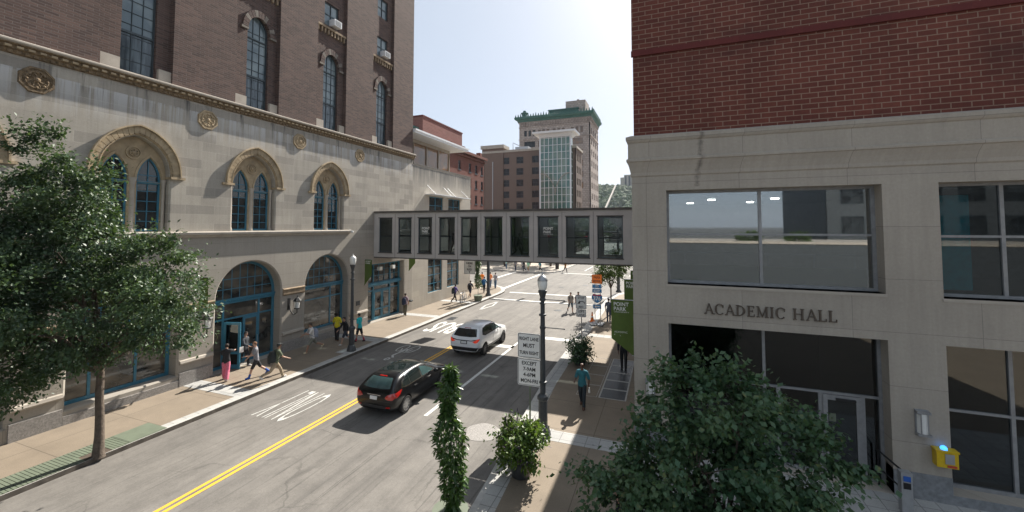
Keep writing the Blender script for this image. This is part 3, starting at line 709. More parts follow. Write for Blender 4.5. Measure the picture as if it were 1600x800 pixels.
for a, b in (WB[2], WB[7]):
    for t, v, h, w_ in (('POINT', 6.88, .17, .62), ('PARK', 6.66, .17, .5), ('UNIVERSITY', 6.50, .05, .62)):
        text_obj('window_lettering', t, w_, h, MY((a + b) / 2 - (.06 if t == 'PARK' else 0), v, 24.612), 'frost', FB, bold=.03 if h > .1 else 0, depth=.002)
# ------------------------------------------------------------ right building
RB = thing('academic_hall', 'pale precast and red brick hall with wide dark windows filling the right side', 'building', (4, 16, 0))
Mr = WY(13.8)
oU = [rect(.05, 5.5, 5.2, 8.15), rect(6.68, 12.2, 5.15, 8.15)]; oL = [rect(.05, 5.5, .02, 3.98), rect(6.68, 12.2, .25, 3.95)]
mb = MB(); mb.slab(rect(-1.0, 14, -.1, 8.7), oU + oL, 0, .5, Mr)
mb.poly([(-1.0, 13.8, -.1), (-1.0, 40, -.1), (-1.0, 40, 9.9), (-1.0, 13.8, 9.9)]); mb.poly([(-1, 40, -.1), (14, 40, -.1), (14, 40, 9.9), (-1, 40, 9.9)])
mb.poly([(14, 13.8, -.1), (14, 40, -.1), (14, 40, 9.9), (14, 13.8, 9.9)]); mb.poly([(-1, 14, 9.89), (14, 14, 9.89), (14, 40, 9.89), (-1, 40, 9.89)])
mb.build('wall', 'precast', RB)
prof = [(0, 8.6), (.03, 8.64), (.03, 8.74), (.07, 8.92), (.12, 9.08), (.15, 9.10), (.15, 9.17), (.10, 9.2), (.10, 9.7), (.13, 9.73), (.16, 9.8), (.16, 9.9), (0, 9.97), (-.3, 9.97), (-.3, 8.6)]
mb = MB(); mb.ring([[(-1.0 - o, 40, v) for o, v in prof], [(-1.0 - o, 13.8 - o, v) for o, v in prof], [(14, 13.8 - o, v) for o, v in prof]])
mb.build('cornice', 'precast', RB)
mb = MB(); mb.slab(rect(-.92, 14, 9.94, 22), [], 0, 0, WY(13.87)); mb.poly([(-.92, 13.87, 9.94), (-.92, 19.5, 9.94), (-.92, 19.5, 22), (-.92, 13.87, 22)])
mb.poly([(14, 13.87, 9.94), (14, 19.5, 9.94), (14, 19.5, 22), (14, 13.87, 22)]); mb.poly([(-.92, 19.5, 9.94), (14, 19.5, 9.94), (14, 19.5, 22), (-.92, 19.5, 22)]); mb.poly([(-.92, 13.87, 22), (14, 13.87, 22), (14, 19.5, 22), (-.92, 19.5, 22)])
mb.build('brick_wall', 'brick_red', RB)
mb = MB(); mb.box(-.96, 14, 13.81, 13.9, 12.62, 12.82); mb.box(-.96, 14, 13.835, 13.9, 12.82, 22.0); mb.cur = 1
mb.build('brick_band', ['brick_band'], RB) if 0 else None
mb = MB(); mb.box(-.97, 14, 13.80, 13.9, 12.62, 12.80); mb.build('brick_band', 'brick_band', RB)
mb = MB(); mb.box(-.95, 14, 13.835, 13.868, 12.80, 22.02); mb.build('upper_brick_wall', 'brick_red', RB)
for q in ((-1.012, .05, .66, .3), (5.5, 6.68, .66, .4), (6.68, 12.2, .24, .4)): mb = MB(); mb.ub(q[0], q[1], -.1, q[2], -.015, q[3], Mr); mb.build('plinth', 'granite_grey', RB)
for q in ((.0, 5.52, 5.12), (6.66, 12.2, 5.07)): mb = MB(); mb.ub(q[0], q[1], q[2], q[2] + .08, -.02, .45, Mr); mb.build('sill', 'precast_plain', RB)
def big_window(u0, u1, v0, v1, mull, trans, fm='frame_grey', gm='glass_hall', d=.42, fw=.08, extra=None):
    mb = MB(); mb.slab(rect(u0, u1, v0, v1), [rect(u0 + fw, u1 - fw, v0 + fw, v1 - fw)], d, d + .14, Mr)
    for u in mull: mb.ub(u - .04, u + .04, v0 + .02, v1 - .02, d + .01, d + .12, Mr)
    for v in trans: mb.ub(u0 + .02, u1 - .02, v - .03, v + .03, d + .014, d + .11, Mr)
    if extra: extra(mb)
    f = mb.build('window', fm, RB); mb = MB(); mb.ub(u0 + .02, u1 - .02, v0 + .02, v1 - .02, d + .06, d + .07, Mr); mb.build('pane', gm, f)
big_window(.05, 5.5, 5.2, 8.15, [2.7], [6.76]); big_window(6.68, 12.2, 5.15, 8.15, [8.12, 10.2], [6.74], gm='glass_low')
big_window(.05, 5.5, .02, 3.98, [2.7], [2.28], gm='glass_low', extra=lambda mb: [mb.ub(u - .05, u + .05, .02, 2.28, .43, .55, Mr) for u in (3.05, 4.08, 5.06)])
big_window(6.68, 12.2, .25, 3.95, [8.12, 10.2], [2.2], gm='glass_low')
mb = MB(); u0, u1 = 4.13, 5.01
mb.slab(rect(u0, u1, .05, 2.24), [rect(u0 + .11, u1 - .11, .36, 2.1)], .40, .46, Mr, back=True); f = mb.build('door', 'frame_grey', RB)
mb = MB(); mb.ub(u0 + .1, u1 - .1, .34, 2.12, .43, .435, Mr); mb.build('pane', 'pane_dark', f); mb = MB(); mb.ub(u0 + .3, u0 + .75, 2.12, 2.17, .33, .40, Mr); mb.build('door_closer', 'black', f)
mb = MB(); mb.ub(u0 + .14, u0 + .3, 1.5, 1.72, .424, .428, Mr); mb.build('notice', 'grate_green', f)
# rooms behind the glass
mb = MB(); mb.box(-.9, 13.5, 14.4, 21, 4.95, 5.0); mb.build('floor', 'floor_in', RB)
mb = MB(); mb.box(-.9, 13.5, 14.4, 21, 8.0, 8.1); mb.box(-.9, 13.5, 20.9, 21, 5, 8); mb.box(6.0, 6.1, 14.4, 21, 5, 8.0); mb.box(-.95, -.9, 14.4, 21, 5, 8); mb.box(13.4, 13.5, 14.4, 21, 0, 8); mb.build('room_walls', 'wall_in', RB)
mb = MB(); mb.box(.1, 5.45, 14.75, 14.85, 5.0, 5.75); mb.build('parapet', 'olive_in', RB)
mb = MB(); mb.tube([(.1, 14.8, 6.15), (5.4, 14.8, 6.15)], .025, 6)
for u in (.6, 1.8, 3.0, 4.2, 5.2): mb.tube([(u, 14.8, 5.75), (u, 14.8, 6.15)], .018, 6)
mb.build('railing', 'galv', RB)
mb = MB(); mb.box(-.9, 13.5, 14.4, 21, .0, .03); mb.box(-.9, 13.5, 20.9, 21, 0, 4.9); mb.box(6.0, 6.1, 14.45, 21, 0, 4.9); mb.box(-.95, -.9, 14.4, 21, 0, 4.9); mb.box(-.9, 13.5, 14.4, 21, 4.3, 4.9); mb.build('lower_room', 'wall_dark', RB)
for u, y in ((1.6, 16.5), (3.6, 16.5), (1.0, 18.6), (3.2, 18.6)):
    mb = MB(); mb.lathe([(.13, 0), (.13, -.03)], (u, y, 7.99), 14); tag(mb.build('ceiling_light', 'lamp_on'), 'round ceiling light glowing behind the wide upper window', 'ceiling light', 'ceiling lights of the hall')
mb = MB(); mb.box(6.98, 7.62, 14.5, 14.53, 5.3, 7.85); tag(mb.build('hanging_banner', 'curtain_teal'), 'plain teal cloth banner hanging inside the far right upper window', 'banner')
for u, y in ((1.2, 16.2), (2.1, 16.5), (4.2, 16.6)):
    mb = MB(); mb.box(u - .4, u + .4, y - .25, y + .25, .72, .75)
    for a in (-.35, .35):
        for b in (-.2, .2): mb.tube([(u + a, y + b, 0), (u + a, y + b, .72)], .02, 5)
    tag(mb.build('cafe_table', 'band_brown'), 'brown table inside the dark ground floor window of the hall', 'table', 'tables inside the hall')
# serif lettering
def serif_word():
    mb = MB(); H = 1.; T = .15; t = .06; D0, D1 = -.05, .0
    x = 0.; out = []
    def bar(a, b, w0, w1=None):
        w1 = w1 or w0; out.append(('q', [(a[0] - w0 / 2, a[1]), (a[0] + w0 / 2, a[1]), (b[0] + w1 / 2, b[1]), (b[0] - w1 / 2, b[1])]))
    def hb(x0, x1, y0, y1): out.append(('q', [(x0, y0), (x1, y0), (x1, y1), (x0, y1)]))
    def ser(xc, y, w=.3): hb(xc - w / 2, xc + w / 2, y, y + .05) if y < .5 else hb(xc - w / 2, xc + w / 2, y - .05, y)
    def arc(cx, cy, rx, ry, t0, t1, wmin, wmax, n=16):
        for k in range(n):
            a, b = t0 + (t1 - t0) * k / n, t0 + (t1 - t0) * (k + 1) / n
            wa, wb = wmin + (wmax - wmin) * abs(math.cos(a)), wmin + (wmax - wmin) * abs(math.cos(b))
            out.append(('q', [(cx + rx * math.cos(a), cy + ry * math.sin(a)), (cx + rx * math.cos(b), cy + ry * math.sin(b)), (cx + (rx - wb) * math.cos(b), cy + (ry - wb * .6) * math.sin(b)), (cx + (rx - wa) * math.cos(a), cy + (ry - wa * .6) * math.sin(a))]))
    def A(x): bar((x + .1, 0), (x + .42, 1), .06); bar((x + .78, 0), (x + .42, 1.02), .16, .1); hb(x + .22, x + .62, .32, .38); ser(x + .1, 0, .26); ser(x + .8, 0, .3); return .92
    def C(x): arc(x + .45, .5, .45, .52, R(45), R(315), .05, .17, 20); hb(x + .72, x + .78, .66, .92); return .9
    def Dd(x): bar((x + .15, 0), (x + .15, 1), T); arc(x + .2, .5, .62, .5, R(-90), R(90), .05, .17); hb(x, x + .25, 0, .05); hb(x, x + .25, .95, 1); return .95
    def E(x): bar((x + .15, 0), (x + .15, 1), T); hb(x, x + .62, 0, .06); hb(x, x + .6, .94, 1); hb(x + .15, x + .48, .49, .55); hb(x + .58, x + .64, 0, .22); hb(x + .55, x + .61, .8, 1); hb(x + .45, x + .5, .4, .64); return .76
    def Mm(x): bar((x + .14, 0), (x + .14, 1), .06); bar((x + .14, 1), (x + .5, .02), .17, .1); bar((x + .84, 1), (x + .5, .02), .07); bar((x + .86, 0), (x + .86, 1), T); ser(x + .13, 0, .26); ser(x + .87, 0, .3); hb(x + .0, x + .2, .95, 1); hb(x + .8, x + 1.02, .95, 1); return 1.12
    def I(x): bar((x + .15, 0), (x + .15, 1), T); ser(x + .15, 0); ser(x + .15, 1); return .42
    def Hh(x): bar((x + .15, 0), (x + .15, 1), T); bar((x + .75, 0), (x + .75, 1), T); hb(x + .15, x + .75, .49, .55); [ser(x + a, b) for a in (.15, .75) for b in (0, 1)]; return 1.02
    def Ll(x): bar((x + .15, 0), (x + .15, 1), T); ser(x + .15, 1); hb(x, x + .64, 0, .06); hb(x + .58, x + .64, 0, .24); return .76
    F = {'A': A, 'C': C, 'D': Dd, 'E': E, 'M': Mm, 'I': I, 'H': Hh, 'L': Ll}
    for ch in 'ACADEMIC HALL':
        if ch == ' ': x += .5; brk = len(out); continue
        x += F[ch](x) + .04
    s = 3.36 / x; mbs = [MB(), MB()]
    for k, (_, q) in enumerate(out):
        e = .0004 * (k % 7); P = [(1.08 + px * s, 4.36 + py * .31) for px, py in q]
        mbs[k >= brk].ring([[Mr(*p, .0) for p in P], [Mr(*p, -.045 - e) for p in P]])
    return mbs
mat('bronze', (.10, .078, .06), .5, .3)
for q in serif_word(): q.build('lettering', 'bronze', RB)
def wall_sconce(u, v, label):
    t = thing('wall_light', label, 'wall light', (u, 13.8, v)); 
    mb = MB(); mb.ub(u - .14, u + .14, v - .33, v + .33, -.03, 0, Mr); mb.ub(u - .14, u + .14, v + .25, v + .31, -.15, -.03, Mr); mb.ub(u - .14, u + .14, v - .31, v - .25, -.15, -.03, Mr)
    for a in (-.07, .07): mb.ub(u + a - .01, u + a + .01, v - .26, v + .26, -.155, -.14, Mr)
    mb.build('bracket', 'frame_grey', t); mb = MB(); mb.ring([[(u + .11 * math.cos(a), 13.77 - .11 * math.sin(a), z) for a in [PI * q / 8 for q in range(9)]] for z in (v - .25, v + .25)]); mb.build('lens', 'frost', t, smooth=True)
wall_sconce(-.52, 1.88, 'tall frosted wall light on the corner pier of the hall'); wall_sconce(6.12, 1.95, 'frosted wall light above the yellow call box')
t = thing('emergency_call_box', 'yellow emergency call box with a blue beacon on the stone pier', 'call box', (6.5, 13.8, 1.18))
mb = MB(); mb.ub(6.3, 6.72, .98, 1.38, -.2, 0, Mr); mb.ub(6.28, 6.74, 1.36, 1.4, -.22, 0, Mr); mb.build('box', mat('yellow_box', (.62, .42, .01), .4).name, t)
mb = MB(); mb.ub(6.46, 6.64, 1.08, 1.32, -.215, -.19, Mr); mb.build('speaker_panel', 'galv', t)
mb = MB(); mb.ub(6.5, 6.68, 1.0, 1.05, -.214, -.19, Mr); mb.build('warning_label', mat('red_label', (.45, .05, .03), .5).name, t)
mb = MB(); mb.sphere((6.48, 13.68, 1.42), .07, 12, 8); mb.build('beacon', mat('blue_beacon', (.05, .2, .8), .2, emit=(.05, .3, 1), es=1.2).name, t, smooth=True)
t = thing('door_opener_post', 'grey post with a blue push pad at the foot of the handrail', 'post', (5.42, 13.05, 0))
mb = MB(); mb.box(5.32, 5.54, 12.98, 13.16, 0, .98); mb.build('post', 'galv', t); mb = MB(); mb.box(5.36, 5.50, 12.965, 12.98, .78, .9); mb.build('push_pad', mat('blue_pad', (.02, .1, .4), .4).name, t); mb = MB(); mb.box(5.36, 5.50, 12.965, 12.98, .6, .74); mb.build('reader', 'black', t)
mb = MB(); mb.tube([(5.3, 14.1, .0), (5.3, 14.1, .95), (5.4, 13.2, .95)], .025, 8); mb.tube([(5.3, 14.1, .5), (5.4, 13.2, .5)], .02, 8)
tag(mb.build('handrail', 'black', smooth=True), 'black metal handrail beside the glass entrance door of the hall', 'handrail')

# ------------------------------------------------------------ far buildings
def far_face(parent, M, outer, wins, wallmat, d=.22, nx=2, ny=2, fm='frame_dark', pm='pane_far', fw=.07, sill=None):
    mb = MB(); mb.slab(outer, [rect(*w_) for w_ in wins], 0, d, M); mb.build('wall', wallmat, parent)
    for w_ in wins:
        u0, u1, v0, v1 = w_; mb = MB(); mb.slab(rect(*w_), [rect(u0 + fw, u1 - fw, v0 + fw, v1 - fw)], d - .08, d, M)
        for q in range(1, nx): u = u0 + (u1 - u0) * q / nx; mb.ub(u - .03, u + .03, v0, v1, d - .07, d, M)
        for q in range(1, ny): v = v0 + (v1 - v0) * q / ny; mb.ub(u0, u1, v - .03, v + .03, d - .065, d, M)
        if sill: mb.ub(u0 - .1, u1 + .1, v0 - .22, v0, -.06, d, M)
        f = mb.build('window', fm, parent); mb = MB(); mb.ub(u0 + .02, u1 - .02, v0 + .02, v1 - .02, d - .03, d - .025, M); mb.build('pane', pm if not callable(pm) else pm(u0, v0), f)
BB = thing('brown_building', 'flat roofed brown rendered building with a grid of small windows', 'building', (-36, 112, 0))
Mw = WY(110.)
ws = []
for k, (a, b) in enumerate(((-44.3, -42.1), (-39.9, -37.8), (-35.2, -33.2))):
    for r in range(8): zt = 27.1 - r * 3.3; ws.append((a, b, zt - 1.55 - 1.0 + .6, zt - .0))
far_face(BB, Mw, rect(-50.4, -22.6, 0, 29.0), ws, 'brown_render')
Msd = WX(-22.6); ws = [(111.4 + q * 2.3, 112.7 + q * 2.3, z, z + 1.9) for q in range(3) for z in [25.2 - r * 3.3 for r in range(7)]]
far_face(BB, Msd, rect(110, 118.6, 0, 29.0), ws, 'brown_render', fm='limestone')
mb = MB(); mb.box(-50.6, -22.3, 109.7, 119, 28.6, 29.2); mb.box(-50.4, -22.5, 109.9, 118.8, 29.2, 29.3); mb.box(-51.0, -43.6, 109.3, 114, 29.9, 30.9); mb.build('cornice', 'limestone', BB)
mb = MB(); mb.box(-50.7, -43.9, 109.75, 114, 0, 30.0); mb.cur = 1; mb.box(-47.3, -47.1, 109.6, 109.75, 0, 26); mb.build('corner_bay', ['brown_render', 'galv'], BB)
mb = MB(); mb.box(-50.3, -22.7, 118.4, 118.6, 0, 29); mb.box(-50.4, -50.3, 110.2, 118.5, 0, 29); mb.build('rear_wall', 'brown_render', BB)
mb = MB(); mb.box(-41, -37, 112, 116, 29.3, 30.4); mb.tube([(-41.5, 111.5, 29.3), (-41.5, 111.5, 31.6), (-39, 111.5, 30.3)], .12, 6); mb.build('roof_plant', 'galv', BB)
GT = thing('glass_stair_tower', 'tall green glass stair tower with an overhanging white roof in front of the brown building', 'stair tower', (-27.8, 109, 0))
mb = MB(); g0, g1 = -32.0, -23.5; mb.box(g0, g1, 107.4, 110.0, 0, 31.5); mb.build('glass_wall', 'pane_green', GT)
mb = MB()
for q in range(8): u = g0 + (g1 - g0) * q / 7; w2 = .2 if q in (0, 7) else .07; mb.box(u - w2, u + w2, 107.25, 107.45, 0, 31.8)
for q in range(17): mb.box(g0, g1, 107.28, 107.42, q * 1.95 - .05, q * 1.95 + .05)
for X_ in (g0, g1):
    for q in range(17): mb.box(X_ - .05, X_ + .05, 107.4, 109.9, q * 1.95 - .05, q * 1.95 + .05)
mb.build('mullions', 'white_metal', GT)
mb = MB()
for vb in (5, 15.5):
    for s in (-1, 1): mb.tube([(-27.75 + s * 4.1 * (1 - math.sin(t)) * 1.0, 107.2, vb + 6.0 * math.cos(t)) for t in [PI / 2 * q / 8 for q in range(9)]], .1, 5)
mb.build('curved_ribs', 'limestone', GT)
mb = MB(); mb.ring([[(-33.6, 105.4, 32.3), (-21.9, 105.4, 32.3), (-21.9, 112, 32.3), (-33.6, 112, 32.3)], [(-33.7, 105.3, 32.8), (-21.8, 105.3, 32.8), (-21.8, 112, 32.8), (-33.7, 112, 32.8)]]); mb.ring([[(-32.2, 107.2, 31.4), (-23.3, 107.2, 31.4), (-23.3, 110, 31.4), (-32.2, 110, 31.4)], [(-32.7, 106.6, 32.3), (-22.8, 106.6, 32.3), (-22.8, 111.8, 32.3), (-32.7, 111.8, 32.3)]]); mb.build('roof', 'white_metal', GT)
TW = thing('stone_tower_block', 'tall carved stone tower block with a green copper cornice behind the brown building', 'building', (-39, 158, 0))
Mt = WY(150.); ws = []
gr = [(-51.2, 3), (-45.6, 3), (-39.6, 3), (-32.6, 3)]
rows = [43.2 - 4.15 * r for r in range(6)]
for ri, v in enumerate(rows):
    for a, n_ in gr:
        if ri == 0:
            for q in range(3): ws.append((a + q * 1.75, a + q * 1.75 + 1.1, v - 1.0, v + 1.3))
        else: ws.append((a, a + 4.5, v - 1.2, v + 1.1))
far_face(TW, Mt, rect(-53.2, -25.4, 10, 47.5), ws, 'tower_stone', d=.4, nx=3, ny=1, pm=lambda u, v: 'pane_far' if u < -46.5 else 'pane_amber')
ws = [(152.2 + q * 4.6, 154.3 + q * 4.6, z, z + 2.3) for q in range(4) for z in [42.0 - 4.15 * r for r in range(8)]]
far_face(TW, WX(-25.4), rect(150, 169, 10, 47.5), ws, 'tower_stone', d=.4, nx=1, ny=2)
mb = MB(); mb.box(-53.0, -25.6, 168.8, 169, 0, 47); mb.box(-53.2, -53, 150.2, 169, 0, 47); mb.box(-53.2, -25.4, 150.1, 169, 46.9, 47.4); mb.box(-53.2, -25.4, 150.0, 169, 0, 10); mb.build('rear_wall', 'tower_stone', TW)
mb = MB()
for z0, z1, o in ((45.6, 45.9, .2), (47.5, 47.8, .4), (40.9, 41.1, .25)): mb.box(-53.2 - o, -25.4 + o, 150 - o, 169, z0, z1)
for q in range(28): x = -52.7 + q; mb.box(x - .2, x + .2, 149.6, 150, 46.6, 47.5); mb.lathe([(.01, 0), (.35, .1), (.35, .3), (.01, .5)], (x, 149.95, 46.0), 6)
for q in range(18): y = 150.6 + q; mb.box(-25.4, -25.0, y - .2, y + .2, 46.6, 47.5)
mb.build('frieze', 'tower_stone', TW)
prof = [(0, 47.8), (.5, 47.9), (.7, 48.5), (1.5, 48.9), (1.6, 49.6), (1.3, 49.8), (0, 50.1)]
mb = MB(); mb.ring([[(-53.2 - o, 169, v) for o, v in prof], [(-53.2 - o, 150 - o, v) for o, v in prof], [(-25.4 + o, 150 - o, v) for o, v in prof], [(-25.4 + o, 169, v) for o, v in prof]])
for q in range(30): x = -54.2 + q * 1.03; mb.ring([[(x - .3, 148.5, 49.7), (x + .3, 148.5, 49.7), (x + .3, 148.9, 49.7), (x - .3, 148.9, 49.7)], [(x - .08, 148.6, 50.6 + .2 * (q % 3)), (x + .08, 148.6, 50.6 + .2 * (q % 3)), (x + .08, 148.8, 50.6), (x - .08, 148.8, 50.6)]])
for q in range(18): y = 149.5 + q; mb.box(-24.2, -23.9, y - .3, y + .3, 49.7, 50.4)
mb.box(-42, -30.5, 153, 163, 49.9, 52.2); mb.box(-42.3, -30.2, 152.7, 163.3, 52.2, 52.6); mb.lathe([(1.1, 50), (1.1, 51.5), (1.5, 51.6), (1.5, 51.9), (.6, 52.2), (.6, 52.8)], (-51.5, 151.5, 0), 12)
mb.build('copper_cornice', 'copper_green', TW)
mb = MB(); mb.box(-35.5, -27.8, 154, 162, 50, 55.6); mb.tube([(-31, 156, 55.6), (-31, 156, 56.5)], .5, 8); mb.build('lift_house', 'tower_stone', TW)
RD = thing('red_brick_building', 'dark red brick building with small arched windows beyond the stone building', 'building', (-36, 72, 0))
ws = [(a, a + 1.0, z, z + 1.7) for a in (67.4, 71.8, 74.6, 77.4) for z in [17.8 - 3.1 * r for r in range(6)]]
far_face(RD, WX(-36.), rect(60, 79, 0, 21.3), ws, 'brick_far', nx=1, ny=2, sill=1)
mb = MB(); mb.box(-37, -35.6, 60, 79.3, 20.4, 20.6); mb.box(-37, -35.4, 60, 79.5, 21.0, 21.5); mb.box(-50, -36, 78.8, 79, 0, 21.3); mb.box(-50, -36, 60, 60.2, 0, 21.3); mb.box(-50, -36, 60.2, 79, 21.0, 21.3)
for y in (66, 70.5, 78.3): mb.box(-37.3, -36.4, y - .5, y + .5, 21.3, 22.6)
mb.build('cornice', 'brick_far', RD)
PK = thing('pink_brick_block', 'blank pinkish brick block rising above the white flat roof', 'building', (-42, 69, 0))
mb = MB(); mb.box(-55, -40, 61.5, 76.5, 0, 26.6); mb.build('wall', 'brick_pink', PK); mb = MB(); mb.box(-55.1, -39.9, 61.4, 76.6, 26.6, 26.85); mb.build('coping', 'brick_band', PK)
PL = thing('old_brick_block', 'older red brick block with one tall window at the left of the pinkish block', 'building', (-44, 57, 0))
far_face(PL, WX(-41.), rect(50, 61.3, 0, 24.3), [(59.0, 60.3, 20.5, 22.8), (55.5, 56.8, 20.5, 22.8)], 'brick_far', nx=1, ny=2)
mb = MB(); mb.box(-52, -41, 50, 50.2, 0, 24.2); mb.box(-52, -40.7, 50, 61.4, 24.2, 24.6); mb.build('parapet', 'copper_green', PL)
# stone block beyond the tower and blocks on the right side of the far street
for k, (x0, x1, y0, y1, h, m_, lab) in enumerate(((2.5, 22, 66, 92, 16, 'ashlar_ext', 'pale stone office block at the far right corner of the crossing'), (2.5, 20, 96, 130, 22, 'brick_far', 'red brick block farther down the right side of the far street'), (-24, -14.5, 190, 215, 11, 'tower_stone', 'low stone building down the far street by the hill'))):
    t = thing('far_building', lab, 'building', ((x0 + x1) / 2, (y0 + y1) / 2, 0))
    ws = [(u, u + 1.4, z, z + 1.9) for u in np.arange(y0 + 1.5, y1 - 2, 3.2) for z in np.arange(1.6, h - 2.4, 3.5)] if x0 > 0 else []
    if x0 > 0: far_face(t, WXn(x0), rect(y0, y1, 0, h), [tuple(float(q) for q in w_) for w_ in ws], m_)
    ws2 = [(u, u + 1.4, z, z + 1.9) for u in np.arange(x0 + 1.2, x1 - 2, 3.2) for z in np.arange(1.6, h - 2.4, 3.5)]
    far_face(t, WY(y0), rect(x0, x1, 0, h), [tuple(float(q) for q in w_) for w_ in ws2], m_)
    mb = MB(); mb.box(x0, x1, y1 - .2, y1, 0, h); mb.box(x1 - .2, x1, y0 + .1, y1, 0, h); mb.box(x0 - .25, x1, y0 - .25, y1, h, h + .4); mb.build('roof', m_, t)
# wooded hill with cliff-top flats and a pale funicular track
def hillz(x, y):
    t = max(0, min(1, (y - 520) / 150)); t = t * t * (3 - 2 * t)
    return t * (66 + 9 * math.sin(x * .013 + 1) + 5 * math.sin(x * .041) - .02 * (x + 80)) - 1
mb = MB(); xs = np.linspace(-700, 500, 61); ys = np.linspace(480, 900, 30)
for i in range(len(xs) - 1):
    for j in range(len(ys) - 1): mb.poly([(a, b, hillz(a, b)) for a, b in ((xs[i], ys[j]), (xs[i + 1], ys[j]), (xs[i + 1], ys[j + 1]), (xs[i], ys[j + 1]))])
mat('hill_green', (.05, .075, .03), .95, var=.4, scale=.05)
struct('hill', mb, 'hill_green', True)
mat('wood_leaf', (.055, .085, .03), .9, var=.55, scale=.06, bmp=1, bscale=.9)
mb = MB(); r2 = random.Random(3)
for k in range(2600):
    y = 500 + 190 * r2.random() ** .8; x = -150 + 230 * r2.random() if k < 1700 else -600 + 1000 * r2.random()
    z = hillz(x, y); r_ = r2.uniform(3, 6.5); c = Vector((x, y, z + r_ * .5)); n1 = 7; rg = []
    for a in range(5):
        ph = PI * (a + .25) / 4.5; rg.append([(c.x + r_ * math.sin(ph) * math.cos(2 * PI * b / n1) * r2.uniform(.75, 1.2), c.y + r_ * math.sin(ph) * math.sin(2 * PI * b / n1) * r2.uniform(.75, 1.2), c.z - r_ * 1.1 * math.cos(ph) * r2.uniform(.85, 1.15)) for b in range(n1)])
    mb.ring(rg)
tag(mb.build('wood', 'wood_leaf'), 'dense green wood covering the far hillside', 'wood', kind='stuff')
mb = MB(); mb.ring([[(-75, 540, 26), (-73, 540, 26), (-73, 540, 28), (-75, 540, 28)], [(-73, 655, 70), (-71, 655, 70), (-71, 655, 72), (-73, 655, 72)]]); tag(mb.build('funicular_track', 'limestone'), 'pale straight funicular track climbing the wooded hill', 'track')
t = thing('cliff_top_flats', 'grey high-rise flats standing on top of the wooded hill', 'building', (-48, 690, 66)); mb = MB(); mb.box(-62, -20, 690, 705, 60, 92); mb.box(-68, -62, 692, 705, 60, 88)
mb.build('wall', 'limestone', t)
for q in range(7): mb = MB(); mb.box(-61 + q * 6, -58 + q * 6, 689.6, 690, 66, 90); mb.build('window', 'pane_far', t)

# behind the camera: mirrored office block, and a dark box added for its reflection
t = thing('office_building', 'plain office block across the lot, mirrored in the wide upper window of the hall', 'building', (35, -50, 0))
far_face(t, lambda u, v, d: (u, -38 - d, v), rect(20.5, 50, 0, 26), [(u, u + 2.6, z, z + 2.4) for u in range(22, 47, 4) for z in range(2, 23, 4)], 'curtain_wall_dark', d=.05)
mb = MB(); mb.box(20.5, 50, -60, -38.3, 0, 26); mb.build('rear_wall', 'curtain_wall_dark', t)
t = thing('reflection_box', 'low dark box added behind the camera to darken the reflection in the wide window', 'building', (12, -26, 0))
mb = MB(); mb.box(-3, 34, -30, -21, -.15, 5.2); mb.build('wall', 'curtain_wall_dark', t); mb = MB(); mb.box(-3.1, 34.1, -30, -20.9, 5.2, 5.45); mb.build('parapet', 'limestone', t)  # unseen box, added so the lower part of the window reflects dark

# ------------------------------------------------------------ vegetation
def leaf_cloud(P, N, size, seed=1, asp=.55, droop=.5, fold=.25):
    """P leaf positions (n,3), N outward directions; folded kite leaves"""
    rs = np.random.RandomState(seed); n = len(P)
    ax = rs.normal(size=(n, 3)) * .8 + N * .9; ax[:, 2] -= droop; ax /= np.linalg.norm(ax, axis=1)[:, None]
    up = rs.normal(size=(n, 3)) * .55 + np.array([0, 0, 1.]) + N * .4; side = np.cross(ax, up); side /= np.linalg.norm(side, axis=1)[:, None] + 1e-9
    nr = np.cross(side, ax); s = size * rs.uniform(.6, 1.25, n)[:, None]
    a = P; b = P + ax * s * .45 + side * s * asp * .5 + nr * s * fold * .3; c = P + ax * s; d = P + ax * s * .45 - side * s * asp * .5 + nr * s * fold * .3
    V = np.stack([a, b, c, d], 1).reshape(-1, 3)
    i = np.arange(n) * 4
    F = np.stack([np.stack([i, i + 1, i + 2], 1), np.stack([i, i + 2, i + 3], 1)], 1).reshape(-1, 3)
    return V, F
def np_mesh(name, V, F, m):
    me = bpy.data.meshes.new(name); me.vertices.add(len(V)); me.vertices.foreach_set('co', V.ravel()); k = F.shape[1]
    me.loops.add(F.size); me.loops.foreach_set('vertex_index', F.ravel().astype(np.int32)); me.polygons.add(len(F))
    me.polygons.foreach_set('loop_start', (np.arange(len(F)) * k).astype(np.int32)); me.polygons.foreach_set('loop_total', np.full(len(F), k, np.int32))
    me.update(calc_edges=True); me.validate(); me.materials.append(MATS[m]); return me
def crown_points(blobs, ncl, nleaf, sig, seed, flat=.7):
    rs = np.random.RandomState(seed); vol = np.array([b[1][0] * b[1][1] * b[1][2] for b in blobs]) ** .8; vol /= vol.sum()
    cl = []
    for k in rs.choice(len(blobs), ncl, p=vol):
        c, r = np.array(blobs[k][0]), np.array(blobs[k][1]); d = rs.normal(size=3); d /= np.linalg.norm(d); cl.append((c + d * r * rs.uniform(.25, 1) ** .45, d))
    C = np.array([x[0] for x in cl]); D = np.array([x[1] for x in cl])
    idx = rs.randint(0, ncl, nleaf); wgt = rs.uniform(.5, 1.3, ncl)[idx][:, None]
    off = rs.normal(size=(nleaf, 3)) * sig * wgt; off[:, 2] *= flat
    off += D[idx] * np.abs(rs.normal(size=(nleaf, 1))) * sig * 1.1
    return C, C[idx] + off, D[idx]
